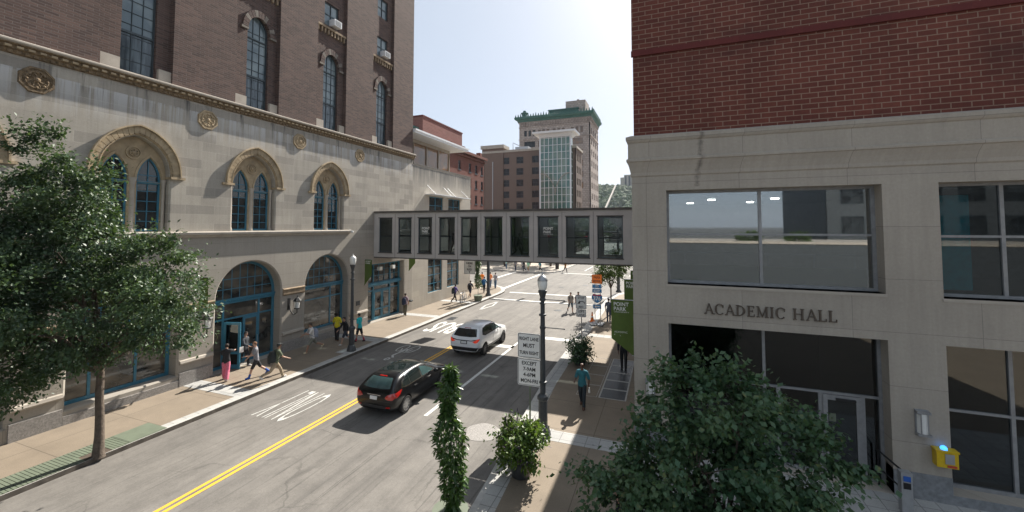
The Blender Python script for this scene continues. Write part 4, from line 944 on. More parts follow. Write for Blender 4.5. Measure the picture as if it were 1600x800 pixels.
def limb_mesh(mb, base, top, targets, r0, seed=1, nl=10, sub=3):
    r_ = random.Random(seed); base = Vector(base); top = Vector(top); pts = []
    for k in range(6):
        t = k / 5; pts.append(base.lerp(top, t) + Vector((r_.uniform(-1, 1), r_.uniform(-1, 1), 0)) * r0 * .12 * (0 < k < 5))
    mb.tube([base - Vector((0, 0, .05)), base + Vector((0, 0, .05))] + pts[1:], [r0 * 1.45, r0 * 1.2] + [r0 * (1 - .06 * k) for k in range(1, 6)], 10)
    for k in range(nl):
        T = Vector(targets[k % len(targets)]); s = base.lerp(top, r_.uniform(.8, 1.0)); mid = s.lerp(T, .45) + Vector((0, 0, .12 * (T - s).length)); mid2 = s.lerp(T, .75) + Vector((r_.uniform(-.15, .15), r_.uniform(-.15, .15), .06))
        rr = r0 * r_.uniform(.35, .55); mb.tube([s, mid, mid2, T], [rr, rr * .6, rr * .35, rr * .12], 6)
        for q in range(sub):
            p0 = mid.lerp(mid2, r_.random()); p1 = p0 + Vector((r_.uniform(-1, 1), r_.uniform(-1, 1), r_.uniform(-.2, .8))) * (T - s).length * .35; mb.tube([p0, (p0 + p1) / 2 + Vector((0, 0, .05)), p1], [rr * .35, rr * .2, rr * .08], 5)
mat_leaf('leaf_left', (.036, .068, .038), (.07, .118, .052), (.16, .205, .045), .46, .25, .9)
mat_leaf('leaf_right', (.042, .10, .05), (.078, .14, .062), (.20, .18, .06), .45, .25, 1.4)
mat_leaf('leaf_vine', (.035, .08, .02), (.06, .12, .03), (.10, .17, .03), .35, .28, 3)
mat_leaf('leaf_planter', (.05, .11, .02), (.13, .20, .025), (.22, .28, .04), .4, .35, 4)
mat_leaf('leaf_far', (.04, .075, .022), (.08, .13, .035), (.13, .17, .05), .5, .3, .5)
mat('purple_leaf', (.05, .02, .05), .6); mat('flower_white', (.7, .7, .62), .6)
def tree(name, label, loc, top, blobs, ncl, nleaf, size, sig, m, r0, seed=1, nl=12, group=None, asp=.6, droop=.5, sub=3):
    t = thing(name, label, 'tree', loc, 0, group)
    C, P, D = crown_points(blobs, ncl, nleaf, sig, seed)
    V, F = leaf_cloud(P, D, size, seed, asp, droop); link('crown', np_mesh('crown', V, F, m), t)
    rs = random.Random(seed); tg = [tuple(C[rs.randrange(len(C))]) for _ in range(nl)]
    mb = MB(); limb_mesh(mb, loc, top, tg, r0, seed, nl, sub); mb.build('trunk', 'bark', t, smooth=True)
    return t
tree('street_tree', 'large dark green street tree in the left pavement hiding the near arches', (-16.35, 7.54, 0), (-16.37, 7.5, 3.0),
     [((-16.7, 6.9, 4.5), (2.1, 1.8, 1.5)), ((-16.9, 6.7, 6.4), (1.6, 1.4, 1.3)), ((-16.9, 6.45, 7.7), (.95, .9, .9)), ((-16.9, 6.35, 8.8), (.5, .5, 1.0)), ((-17.7, 5.9, 7.7), (.6, .7, .8)), ((-15.9, 6.9, 7.8), (.6, .7, 1.0)), ((-14.9, 7.9, 6.0), (.8, .9, .7)), ((-14.0, 7.7, 4.9), (.9, .9, .7)), ((-14.9, 8.3, 3.9), (1.0, 1.0, .7)), ((-17.5, 5.7, 6.6), (1.0, 1.1, 1.0)), ((-16.9, 4.9, 4.9), (1.6, 1.3, 1.2)), ((-17.0, 5.3, 2.9), (1.3, 1.1, 1.0))],
     470, 92000, .115, .19, 'leaf_left', .125, 5, 22)
tree('street_tree', 'broad leafy tree in the shade in front of the hall entrance', (.9, 8.5, 0), (.9, 8.5, 1.5),
     [((.75, 8.7, 3.45), (1.0, 1.0, .9)), ((1.95, 8.9, 2.8), (1.0, 1.0, .8)), ((-.5, 8.5, 1.75), (1.2, 1.1, .8)), ((.5, 8.4, 2.2), (1.7, 1.4, 1.1)), ((1.6, 8.5, 1.7), (1.2, 1.2, .9)), ((.1, 7.9, 1.0), (1.5, 1.0, .7))],
     260, 36000, .115, .145, 'leaf_right', .09, 9, 18, asp=.75, droop=.6)
tree('street_tree', 'young street tree beside the route signs on the right pavement', (-4.15, 33.6, 0), (-4.15, 33.6, 2.4),
     [((-4.1, 33.6, 3.6), (1.15, 1.1, 1.0)), ((-3.6, 33.8, 4.2), (.9, .9, .7)), ((-4.7, 33.5, 3.3), (.7, .8, .6))], 110, 4200, .16, .17, 'leaf_far', .07, 4, 10)
r4 = random.Random(11); k = 0
labs = ['tall plaza tree behind the crossing, its crown seen through the footbridge windows', 'yellow green plaza tree whose top peeks over the footbridge', 'plaza tree in front of the brown building, seen through the bridge', 'plaza tree at the kerb of the far street', 'plaza tree left of the brown building corner', 'plaza tree beside the glass stair tower', 'far street tree down the left kerb of the far street', 'farther street tree down the left kerb near the low stone building', 'street tree on the right side of the far street', 'second street tree down the right side of the far street', 'plaza tree deep behind the people at the far kerb']
for (x, y, h, w_) in ((-23.5, 72, 9.5, 3.3), (-33.0, 70, 9.6, 3.0), (-19.0, 70, 9.0, 2.8), (-17.5, 84, 9, 3), (-31, 84, 9.5, 3.3), (-24, 88, 10, 3.4), (-17.3, 104, 9, 3), (-17.5, 126, 9, 3.2), (-.5, 72, 7.5, 2.4), (-.6, 92, 8, 2.6), (-28, 76, 8.5, 3.0)):
    tree('plaza_tree', labs[k], (x, y, 0), (x, y, h * .42), [((x + r4.uniform(-1, 1), y + r4.uniform(-1, 1), h * f), (w_ * g, w_ * g, h * .17)) for f, g in ((.5, .9), (.66, 1.0), (.82, .7))], 70, 3200, .38, .42, 'leaf_far', .16, 20 + k, 10, 'trees on the far plaza and street', sub=1); k += 1
def climber(label, x, y, h, w_, n, size, seed, lo=.5):
    t = thing('climbing_plant', label, 'plant', (x, y, 0)); rs = np.random.RandomState(seed)
    z = rs.uniform(lo, h, n); prof = w_ * (.72 + .3 * np.sin(z * 2.6 + seed) + .22 * np.sin(z * 6.1 + 1) + .12 * rs.normal(size=n)) * np.clip((h - z) * 1.3 + .35, .3, 1)
    a = rs.uniform(0, 2 * PI, n); r_ = prof * rs.uniform(.3, 1, n) ** .5
    P = np.stack([x + r_ * np.cos(a) + .08 * np.sin(z * 1.7), y + r_ * np.sin(a), z], 1); D = np.stack([np.cos(a), np.sin(a), -.2 * np.ones(n)], 1)
    V, F = leaf_cloud(P, D, size, seed, .36, .55); link('foliage', np_mesh('foliage', V, F, 'leaf_vine'), t)
    mb = MB(); mb.tube([(x, y, 0), (x, y, h - .15)], .03, 8); mb.build('support_pole', 'galv', t, smooth=True)
    mb = MB(); mb.lathe([(.28, 0), (.36, .1), (.40, .5), (.42, .52), (.36, .52)], (x, y, 0), 14); mb.build('planter', 'grate_green', t, smooth=True)
climber('tall slim leafy climbing plant on a pole at the near right kerb', -4.72, 8.55, 3.75, .30, 2700, .17, 3)
climber('slim climbing plant on a pole at the far left kerb by the bicycle', -16.64, 35.24, 4.0, .3, 1300, .2, 4, 1.3)
def planter(label, x, y, seed, n, spread, h, flowers=True, m='leaf_planter'):
    t = thing('planter', label, 'planter', (x, y, 0)); rs = np.random.RandomState(seed)
    mb = MB(); mb.lathe([(.24, 0), (.26, .02), (.36, .48), (.40, .5), (.40, .56), (.33, .56), (.31, .5)], (x, y, 0), 20); mb.build('pot', 'dark_metal', t, smooth=True)
    C, P, D = crown_points([((x, y, .85), (spread * .8, spread * .8, .38)), ((x - .25, y, h - .25), (.25, .3, .2)), ((x + .2, y + .1, h - .3), (.3, .3, .2)), ((x, y, .55), (spread * .85, spread * .85, .28))], 70, n, .11, seed)
    V, F = leaf_cloud(P, D, .12, seed, .6, .4); link('foliage', np_mesh('foliage', V, F, m), t)
    if flowers:
        i = rs.choice(len(P), 170, replace=False); V, F = leaf_cloud(P[i] + D[i] * .06, D[i], .06, 2, .9, 0); link('flowers', np_mesh('flowers', V, F, 'flower_white'), t)
        i = rs.choice(len(P), 260, replace=False); V, F = leaf_cloud(P[i] + D[i] * .07, D[i] + np.array([0, 0, 1.]), .14, 5, .3, -.6); link('purple_leaves', np_mesh('purple_leaves', V, F, 'purple_leaf'), t)
planter('overflowing round planter of yellow green leaves and small white flowers at the near right kerb', -3.92, 11.15, 2, 3600, .52, 1.38)
planter('dark green leafy planter behind the man in the teal shirt', -4.15, 20.9, 6, 2600, .5, 1.25, False, 'leaf_right')

# tree grate and covers in the left pavement
t = thing('tree_grate', 'green slatted tree pit cover round the large left tree', 'tree grate', (-16.75, 6.5, 0)); mb = MB()
y = 3.2
while y < 8.25:
    if not 7.2 < y < 7.8: mb.box(-17.36, -16.34, y, y + .075, -.02, .012)
    else: mb.box(-17.36, -16.75, y, y + .075, -.02, .012)
    y += .09
mb.build('slats', 'grate_green', t); mb = MB(); mb.box(-17.38, -16.33, 3.1, 8.26, -.05, .0015); mb.build('pit', 'soil', t)
mb = MB(); mb.box(-17.38, -16.33, 8.3, 9.38, -.02, .012); mb.box(-17.33, -16.38, 8.35, 9.33, .0, .018); tag(mb.build('pit_cover', 'grate_green'), 'plain green square cover in the left pavement next to the slatted grate', 'cover')
for k in range(5):
    y0 = 17.2 + k * 1.05; t = thing('pavement_grate', ('nearest of the five steel framed vent grates in the right pavement', 'second nearest of the five steel framed vent grates', 'middle one of the five steel framed vent grates', 'second farthest vent grate, at the feet of the banner person', 'farthest of the five steel framed vent grates in the right pavement')[k], 'grate', (-2.1, y0 + .5, 0), group='vent grates along the hall')
    mb = MB(); mb.slab(rect(-2.68, -1.58, y0, y0 + 1.03), [rect(-2.62, -1.64, y0 + .05, y0 + .98)], -.008, .02, lambda u, v, d: (u, v, -d)); mb.build('frame', 'concrete_light', t)
    mb = MB(); mb.box(-2.62, -1.64, y0 + .05, y0 + .98, -.02, .003)
    for q in range(14): mb.box(-2.62 + q * .07, -2.60 + q * .07, y0 + .05, y0 + .98, .003, .007)
    mb.build('grille', 'dark_metal', t)
mb = MB()
for q in range(4): mb.slab(rect(-3.6, -2.75, 17.2 + q * 1.3, 18.45 + q * 1.3), [rect(-3.58, -2.77, 17.22 + q * 1.3, 18.43 + q * 1.3)], -.004, .01, lambda u, v, d: (u, v, -d))
struct('paving_trim', mb, 'concrete_light')

# ------------------------------------------------------------ lamps, signs, signals
def lamp(label, x, y, h, arms=None):
    t = thing('street_lamp', label, 'street lamp', (x, y, 0), 0, 'street lamps')
    mb = MB(); mb.cur = 0
    s4 = lambda r, z: [(x + r * math.cos(PI / 8 + PI / 4 * k), y + r * math.sin(PI / 8 + PI / 4 * k), z) for k in range(8)]
    mb.ring([s4(.27, 0), s4(.25, .12), s4(.19, .30), s4(.155, .34), s4(.15, 1.15), s4(.19, 1.2), s4(.19, 1.3), s4(.12, 1.38)]); mb.build('base', 'dark_metal', t)
    mb = MB(); mb.lathe([(.10, 1.3), (.095, 1.5), (.085, 3), (.075, h - 1.0), (.11, h - .98), (.11, h - .94), (.07, h - .92), (.09, h - .75), (.13, h - .62), (.15, h - .58), (.15, h - .52), (.1, h - .5)], (x, y, 0), 14)
    for z in (1.75, h - 1.35): mb.lathe([(.10, z - .03), (.13, z - .02), (.13, z + .03), (.10, z + .04)], (x, y, 0), 14)
    mb.build('post', 'dark_metal', t, smooth=True)
    mb = MB(); mb.lathe([(.10, h - .52), (.13, h - .48), (.16, h - .38), (.172, h - .26), (.165, h - .2)], (x, y, 0), 18); mb.build('globe', 'frost', t, smooth=True)
    mb = MB(); mb.lathe([(.175, h - .2), (.18, h - .17), (.14, h - .09), (.08, h - .03), (.03, h), (.035, h + .04), (.01, h + .1)], (x, y, 0), 18); mb.build('cap', 'frost' if arms is None else 'galv', t, smooth=True)
    for z in arms or []:
        mb = MB(); mb.tube([(x, y, z), (x + .75, y, z)], .016, 6); mb.sphere((x + .75, y, z), .025, 8, 6); mb.lathe([(.1, z - .04), (.11, z), (.1, z + .04)], (x, y, 0), 12); mb.build('banner_arm', 'dark_metal', t, smooth=True)
    return t
lamp('dark street lamp by the near right kerb with two empty banner arms', -3.95, 13.5, 5.35, (4.52, 3.58))
lamp('dark street lamp on the left pavement by the three walkers', -16.69, 18.68, 5.35)
def sign_post(x, y, h, m='galv', r=.03): 
    mb = MB(); mb.tube([(x, y, 0), (x, y, h)], r, 8); return mb
def rrect(u0, u1, v0, v1, r=.05, n=4):
    P = []
    for cx, cy, a in ((u1 - r, v0 + r, -90), (u1 - r, v1 - r, 0), (u0 + r, v1 - r, 90), (u0 + r, v0 + r, 180)):
        for k in range(n + 1): P.append((cx + r * math.cos(R(a + 90 * k / n)), cy + r * math.sin(R(a + 90 * k / n))))
    return P
mat('sign_white', (.78, .78, .76), .45, var=.04); mat('sign_black', (.015, .015, .015), .5); mat('sign_orange', (.85, .20, .02), .45, var=.05); mat('sign_blue', (.02, .17, .42), .45, var=.05); mat('sign_red', (.5, .03, .03), .5)
def plate(parent, u0, u1, v0, v1, y, lines, bg='sign_white', fg='sign_black', border=True, name='sign_plate'):
    Mz = WY(y); mb = MB(); mb.slab(rrect(u0, u1, v0, v1), [], 0, .006, Mz, back=True); p = mb.build(name, bg, parent)
    if border: mb = MB(); mb.slab(rrect(u0 + .02, u1 - .02, v0 + .02, v1 - .02, .045), [rrect(u0 + .034, u1 - .034, v0 + .034, v1 - .034, .035)], -.003, 0, Mz); mb.build('border', fg, p)
    for (t, cv, w_, h_) in lines: text_obj('lettering', t, w_, h_, MY((u0 + u1) / 2, cv, y - .004), fg, p, bold=.018, depth=.002)
    return p
t = thing('traffic_sign', 'white two plate sign reading RIGHT LANE MUST TURN RIGHT at the near kerb', 'sign', (-4.5, 13.75, 0))
sign_post(-4.5, 13.78, 3.2).build('post', 'grate_green', t, smooth=True)
plate(t, -4.93, -4.1, 2.42, 3.27, 13.72, [('RIGHT LANE', 3.08, .70, .12), ('MUST', 2.85, .42, .14), ('TURN RIGHT', 2.60, .70, .12)])
plate(t, -4.93, -4.08, 1.47, 2.40, 13.72, [('EXCEPT', 2.24, .54, .13), ('7-9AM', 2.04, .44, .13), ('4-6PM', 1.85, .44, .13), ('MON-FRI', 1.64, .62, .13)])
t = thing('traffic_sign', 'white STOP on RED, LEFT LANE sign with a curved arrow above the second planter', 'sign', (-4.54, 23.3, 0))
sign_post(-4.54, 23.36, 3.05).build('post', 'galv', t, smooth=True)
p = plate(t, -4.85, -4.24, 2.32, 3.08, 23.3, [('STOP', 2.94, .38, .12), ('RED', 2.44, .26, .11)])
mb = MB(); Ms = WY(23.296); pts = [(-4.32, 2.62), (-4.38, 2.72), (-4.5, 2.76), (-4.62, 2.72)]
for a, b in zip(pts, pts[1:]): mb.tube([Ms(*a, 0), Ms(*b, 0)], .022, 6)
mb.ring([[Ms(q[0], q[1], 0) for q in ((-4.76, 2.6), (-4.6, 2.62), (-4.62, 2.8))], [Ms(q[0], q[1], -.01) for q in ((-4.76, 2.6), (-4.6, 2.62), (-4.62, 2.8))]]); mb.build('arrow', 'sign_black', p)
plate(t, -4.83, -4.26, 1.86, 2.30, 23.3, [('LEFT', 2.18, .36, .13), ('LANE', 1.99, .40, .13)])
t = thing('route_sign', 'stack of orange TRUCK and blue EAST 376 route signs by the young tree', 'sign', (-4.65, 29.7, 0))
for x in (-4.8, -4.42): sign_post(x, 29.72, 3.55, r=.025).build('post', 'galv', t, smooth=True)
plate(t, -5.0, -4.28, 2.92, 3.56, 29.66, [('TRUCK', 3.36, .5, .15), ('DETOUR', 3.10, .52, .14)], 'sign_orange')
plate(t, -4.98, -4.3, 2.58, 2.86, 29.66, [('TO', 2.72, .26, .14)], 'sign_blue', 'sign_white')
plate(t, -4.98, -4.3, 2.26, 2.55, 29.66, [('EAST', 2.4, .42, .15)], 'sign_blue', 'sign_white')
Ms = WY(29.66); sh = [(-4.64, 1.52), (-4.38, 1.66), (-4.24, 1.86), (-4.27, 2.06), (-4.38, 2.2), (-4.64, 2.14), (-4.9, 2.2), (-5.01, 2.06), (-5.04, 1.86), (-4.9, 1.66)]
mb = MB(); mb.slab(sh, [], 0, .006, Ms, back=True); p = mb.build('shield', 'sign_white', t)
mb = MB(); mb.slab([((x + 4.64) * .93 - 4.64, (v - 1.86) * .93 + 1.86) for x, v in sh], [], -.003, 0, Ms); mb.build('shield_field', 'sign_blue', p)
mb = MB(); mb.slab([(-4.96, 2.06), (-4.32, 2.06), (-4.4, 2.16), (-4.64, 2.11), (-4.88, 2.16)], [], -.006, 0, Ms); mb.build('shield_band', 'sign_red', p)
text_obj('lettering', '376', .52, .3, MY(-4.64, 1.86, 29.654), 'sign_white', p, bold=.02, depth=.002)
p = plate(t, -4.94, -4.34, 1.14, 1.44, 29.66, [], 'sign_blue', 'sign_white'); mb = MB(); mb.slab([(-4.84, 1.29), (-4.7, 1.38), (-4.7, 1.32), (-4.44, 1.32), (-4.44, 1.26), (-4.7, 1.26), (-4.7, 1.2)], [], -.006, 0, Ms); mb.build('arrow', 'sign_white', p)
mb = MB(); mb.box(-5.15, -4.2, 29.5, 29.95, 0, .06); mb.box(-5.05, -4.7, 29.2, 30.2, 0, .1); mb.box(-4.55, -4.2, 29.2, 30.2, 0, .1); mb.build('stand', 'frame_grey', t)
t = thing('traffic_cone', 'small orange cone beside the route sign stand', 'cone', (-5.15, 30.6, 0)); mb = MB(); mb.box(-5.33, -4.97, 30.42, 30.78, 0, .04); mb.lathe([(.14, .04), (.03, .7), (.02, .7)], (-5.15, 30.6, 0), 14); mb.build('cone', 'sign_orange', t, smooth=True); mb = MB(); mb.lathe([(.107, .3), (.083, .42)], (-5.15, 30.6, .0), 14); mb.build('collar', 'sign_white', t)
t = thing('traffic_sign', 'white STOP HERE ON RED sign hanging under the footbridge', 'sign', (-13.55, 27.2, 3.5))
plate(t, -14.0, -13.1, 3.5, 4.70, 27.2, [('STOP', 4.55, .5, .15), ('HERE', 4.30, .5, .15), ('ON', 4.07, .26, .15), ('RED', 3.84, .4, .15)])
mb = MB(); mb.slab([(-13.62, 3.7), (-13.48, 3.7), (-13.55, 3.58)], [], -.004, 0, WY(27.2)); mb.build('arrow', 'sign_black', t)
mb = MB()
for x in (-13.85, -13.25): mb.tube([(x, 27.22, 4.5), (x, 27.22, 5.0), (x, 27.0, 5.0)], .02, 6)
mb.build('hanger', 'galv', t)
t = thing('traffic_signal', 'dark signal pole at the far left corner beside the people waiting', 'traffic signal', (-16.9, 38.2, 0))
mb = MB(); mb.lathe([(.30, 0), (.3, .1), (.2, .25), (.17, .3), (.13, 6.6), (.1, 6.7)], (-16.9, 38.2, 0), 14); mb.build('pole', 'dark_metal', t, smooth=True)
mb = MB(); mb.tube([(-16.9, 38.2, 3.55), (-19.0, 39.6, 3.62)], .04, 6); mb.build('pedestrian_arm', 'galv', t, smooth=True)
t = thing('traffic_signal', 'signal with a long mast arm and red lights seen through the footbridge windows', 'traffic signal', (-4.75, 45.0, 0))
mb = MB(); mb.lathe([(.30, 0), (.3, .1), (.2, .25), (.17, .3), (.13, 6.6), (.1, 6.7)], (-4.75, 45.0, 0), 14); mb.build('pole', 'dark_metal', t, smooth=True)
mb = MB(); mb.tube([(-4.75, 45.0, 6.4), (-15.3, 45.0, 6.7)], [.1, .05], 8); mb.build('mast_arm', 'dark_metal', t, smooth=True)
mb = MB(); mb.box(-15.0, -13.5, 44.9, 44.93, 6.3, 6.75); mb.build('street_name_plate', 'grate_green', t)
for x in (-6.85, -8.05, -12.3):
    mb = MB(); mb.box(x - .17, x + .17, 44.8, 45.0, 5.25, 6.35)
    for q in range(3): mb.tube([(x, 44.8, 6.15 - q * .34), (x, 44.62, 6.15 - q * .34)], .13, 10, cap=False)
    h_ = mb.build('signal_head', 'dark_metal', t); mb = MB(); mb.sphere((x, 44.77, 5.81), .11, 10, 6); mb.build('lens', mat('red_lens', (.7, .02, .02), .3, emit=(1, .02, .03), es=6).name, h_, smooth=True)
# banners
mat('banner_green', (.085, .135, .02), .7, var=.08); mat('banner_white', (.75, .75, .7), .7)
def banner(label, x0, x1, y, z1, zl, zr, lines, wallx, group=None, rnd_lamp=False):
    t = thing('banner', label, 'banner', (wallx, y, z1), 0, group); mb = MB()
    nu, nv = 8, 12; F = []; O = [[], []]
    for s_ in (0, 1):
        for j in range(nv + 1):
            for i in range(nu + 1):
                u = i / nu; zb = zl + (zr - zl) * u; v = j / nv
                O[s_].append((x0 + (x1 - x0) * u, y + .02 * math.sin(5 * u + 4 * v) * v + s_ * .006, z1 + (zb - z1) * v))
    base = len(mb.v); mb.v += O[0] + O[1]; n1 = (nu + 1) * (nv + 1)
    for s_ in (0, 1):
        for j in range(nv):
            for i in range(nu): a = s_ * n1 + j * (nu + 1) + i; mb.f.append((a, a + 1, a + nu + 2, a + nu + 1)); mb.m.append(0)
    b = mb.build('cloth', 'banner_green', t, smooth=True)
    for tx, cu, cv, w_, h_ in lines: text_obj('lettering', tx, w_, h_, MY(cu, cv, y - .012), 'banner_white', b, bold=.02 if h_ > .07 else 0, depth=.002)
    mb = MB(); mb.tube([(wallx, y, z1 + .01), (x0 if abs(x0 - wallx) > abs(x1 - wallx) else x1, y, z1 + .01)], .015, 6); zz = zl if wallx < -10 else zr
    mb.tube([(wallx, y, zz + .02), (wallx + (.12 if wallx < -10 else -.12), y, zz + .02)], .012, 6)
    if rnd_lamp: mb.sphere((wallx + .1, y - .1, z1 + .02), .1, 10, 6)
    mb.build('bracket', 'galv', t, smooth=True); return t
g = 'green banners on the hall wall'
banner('largest green POINT PARK banner with ACADEMIC HALL, nearest on the right wall', -1.80, -1.06, 14.6, 4.47, 3.15, 2.6, [('POINT', -1.46, 4.33, .5, .13), ('PARK', -1.50, 4.17, .42, .13), ('UNIVERSITY', -1.45, 4.06, .5, .04), ('ACADEMIC', -1.48, 3.38, .44, .06), ('HALL', -1.59, 3.28, .22, .06)], -1.0, g)
banner('middle green POINT PARK banner behind the largest one', -1.82, -1.08, 19.6, 4.55, 3.2, 2.7, [('POINT', -1.47, 4.40, .52, .13), ('PARK', -1.5, 4.24, .42, .13)], -1.0, g)
banner('farthest green banner on the hall wall under the footbridge', -1.84, -1.08, 23.6, 4.55, 3.2, 2.7, [('POINT', -1.47, 4.40, .52, .13)], -1.0, g)
g = 'green banners on the stone wall'
banner('narrow green banner left of the teal entrance doors under the bridge', -19.9, -19.3, 23.45, 4.68, 2.85, 3.6, [('POINT', -19.6, 4.55, .44, .1), ('PARK', -19.62, 4.42, .4, .1)], -20.0, g)
banner('narrow green banner right of the teal entrance doors, cut by the bridge', -19.9, -19.3, 28.75, 4.68, 3.3, 4.0, [('PARK', -19.6, 4.5, .4, .1)], -20.0, g)
banner('small green banner with a round lamp left of the main arched door', -19.85, -19.3, 12.5, 4.70, 3.45, 3.5, [('POINT', -19.58, 4.52, .4, .1), ('PARK', -19.6, 4.4, .36, .1)], -20.0, g, True)
def lantern(label, y):
    t = thing('wall_lantern', label, 'lantern', (-20, y, 2.6), 0, 'lanterns beside the arched doors')
    mb = MB(); mb.tube([(-20, y, 2.75), (-19.85, y, 2.25), (-19.6, y, 2.05), (-19.35, y, 2.2), (-19.35, y, 2.4)], .03, 8); mb.box(-20, -19.94, y - .07, y + .07, 2.3, 2.95); mb.build('bracket', 'black', t, smooth=True)
    c = (-19.35, y, 0); mb = MB(); mb.lathe([(.1, 2.4), (.17, 2.42), (.17, 2.46)], c, 6); mb.lathe([(.21, 2.83), (.23, 2.86), (.1, 3.0), (.03, 3.05), (.02, 3.15)], c, 6)
    for k in range(6): a = PI / 3 * k; mb.tube([(c[0] + .15 * math.cos(a), y + .15 * math.sin(a), 2.44), (c[0] + .2 * math.cos(a), y + .2 * math.sin(a), 2.85)], .012, 4)
    mb.build('cage', 'black', t); mb = MB(); mb.lathe([(.12, 2.46), (.15, 2.83)], c, 6); mb.build('glass', 'frost', t)
lantern('black wrought iron lantern left of the main arched door', 12.55); lantern('black wrought iron lantern between the two arched openings', 17.35)
# bicycle at a stand
t = thing('bicycle', 'white bicycle parked at the left kerb near the far corner', 'bicycle', (-17.65, 34.2, 0), R(8)); 
def bike(t):
    L = .52
    for s in (-L, L):
        mb = MB(); pts = [(0, s + .34 * math.cos(a), .35 + .34 * math.sin(a)) for a in [2 * PI * q / 20 for q in range(21)]]; mb.tube(pts, .022, 6, cap=False)
        w_ = mb.build('wheel', 'black', t, world=False); mb = MB()
        for q in range(10): a = 2 * PI * q / 10; mb.tube([(0, s, .35), (0, s + .33 * math.cos(a), .35 + .33 * math.sin(a))], .005, 3)
        mb.tube([(0, s + .31 * math.cos(a), .35 + .31 * math.sin(a)) for a in [2 * PI * q / 20 for q in range(21)]], .012, 5, cap=False); mb.build('spokes', 'white_metal', w_, world=False)
    mb = MB(); bb = (0, -.05, .32); st = (0, -.2, .82); hd = (0, .36, .82)
    for a, b in ((bb, st), (st, hd), (bb, (0, .38, .72)), (st, (0, -L, .35)), (bb, (0, -L, .35)), ((0, .34, .92), (0, .40, .62)), ((0, .40, .62), (0, L, .35)), (st, (0, -.23, .92))): mb.tube([a, b], .02, 6)
    mb.build('frame', 'white_metal', t, world=False); mb = MB(); mb.box(-.07, .07, -.36, -.12, .92, .97); mb.build('saddle', 'black', t, world=False)
    mb = MB(); mb.tube([(-.28, .26, .96), (-.1, .34, 1.0), (0, .35, .96), (.1, .34, 1.0), (.28, .26, .96)], .014, 6); mb.build('handlebar', 'black', t, world=False)
bike(t)
mb = MB(); mb.tube([(-17.9, 34.0, 0), (-17.9, 34.0, .8), (-17.9, 34.5, .8), (-17.9, 34.5, 0)], .03, 8); tag(mb.build('bike_rack', 'galv', smooth=True), 'grey hoop rack behind the white bicycle', 'bike rack')
# plaza furniture far away
mb = MB(); mb.box(-40, -24.5, 77, 77.5, 0, .95); mb.box(-23, -17, 79, 79.5, 0, .8); tag(mb.build('planter_wall', 'ashlar_ext'), 'low beige stone wall across the far plaza', 'wall')
for k, (x, y) in enumerate(((-26.6, 67.5), (-13.8 - 3, 66))): mb = MB(); mb.lathe([(.3, 0), (.33, .9), (.36, .92), (.36, 1.05), (.1, 1.15)], (x, y, 0), 12); tag(mb.build('litter_bin', 'sign_black', smooth=True), ('black litter bin on the far plaza left of the people', 'black litter bin at the far plaza corner')[k], 'litter bin')

for k, (x, y) in enumerate(((8.5, -22.2), (13.1, -22.2))):
    t = thing('roof_shrub', ('bush on the added dark box, mirrored at the left of the wide window', 'bush on the added dark box, mirrored in the middle of the wide window')[k], 'plant', (x, y, 5.45))
    C, P_, D = crown_points([((x, y, 5.8), (1.1, .8, .4))], 40, 1500, .16, 70 + k); V, F = leaf_cloud(P_, D, .2, 70 + k, .6, .2); link('foliage', np_mesh('foliage', V, F, 'leaf_far'), t)
    mb = MB(); mb.tube([(x, y, 5.45), (x, y, 5.8)], .05, 6); mb.build('stem', 'bark', t)

# ------------------------------------------------------------ cars
def eval_mesh(ob):
    dg = bpy.context.evaluated_depsgraph_get(); dg.update(); return bpy.data.meshes.new_from_object(ob.evaluated_get(dg))
def patch(bvh, poly, org, off=.006, res=.07, skirt=.02):
    """shell that hugs the body: poly = 2D outline, org(a,b) -> (origin, direction)"""
    B = []
    for k in range(len(poly)):
        a, b = Vector(poly[k]), Vector(poly[(k + 1) % len(poly)]); n = max(1, int((b - a).length / res))
        for q in range(n): B.append(a.lerp(b, q / n))
    nb = len(B); xs = [p.x for p in B]; ys = [p.y for p in B]; I = []
    x = min(xs) + res / 2
    while x < max(xs):
        y = min(ys) + res / 2
        while y < max(ys): I.append(Vector((x, y))); y += res
        x += res
    V = B + I
    vo, eo, fo, *_ = geometry.delaunay_2d_cdt(V, [(k, (k + 1) % nb) for k in range(nb)], [], 1, 1e-5)
    P = []; ok = []
    for p in vo:
        o, d = org(p[0], p[1]); loc, nr, i, dist = bvh.ray_cast(Vector(o), Vector(d)); ok.append(loc is not None); P.append((loc + nr * off, loc - nr * skirt) if loc else (Vector(o), Vector(o)))
    F = [tuple(f) for f in fo if all(ok[k] for k in f)]
    mb = MB(); mb.v = [tuple(p[0]) for p in P] + [tuple(p[1]) for p in P]; n = len(P); mb.f = list(F); mb.m = [0] * len(F)
    ed = {}
    for f in F:
        for k in range(3): e = (f[k], f[(k + 1) % 3]); ed[e] = 1
    for (a, b) in list(ed):
        if (b, a) not in ed: mb.f.append((a, b, b + n, a + n)); mb.m.append(0)
    return mb
def rotx(ry): return Matrix.Rotation(R(90), 4, 'Y')
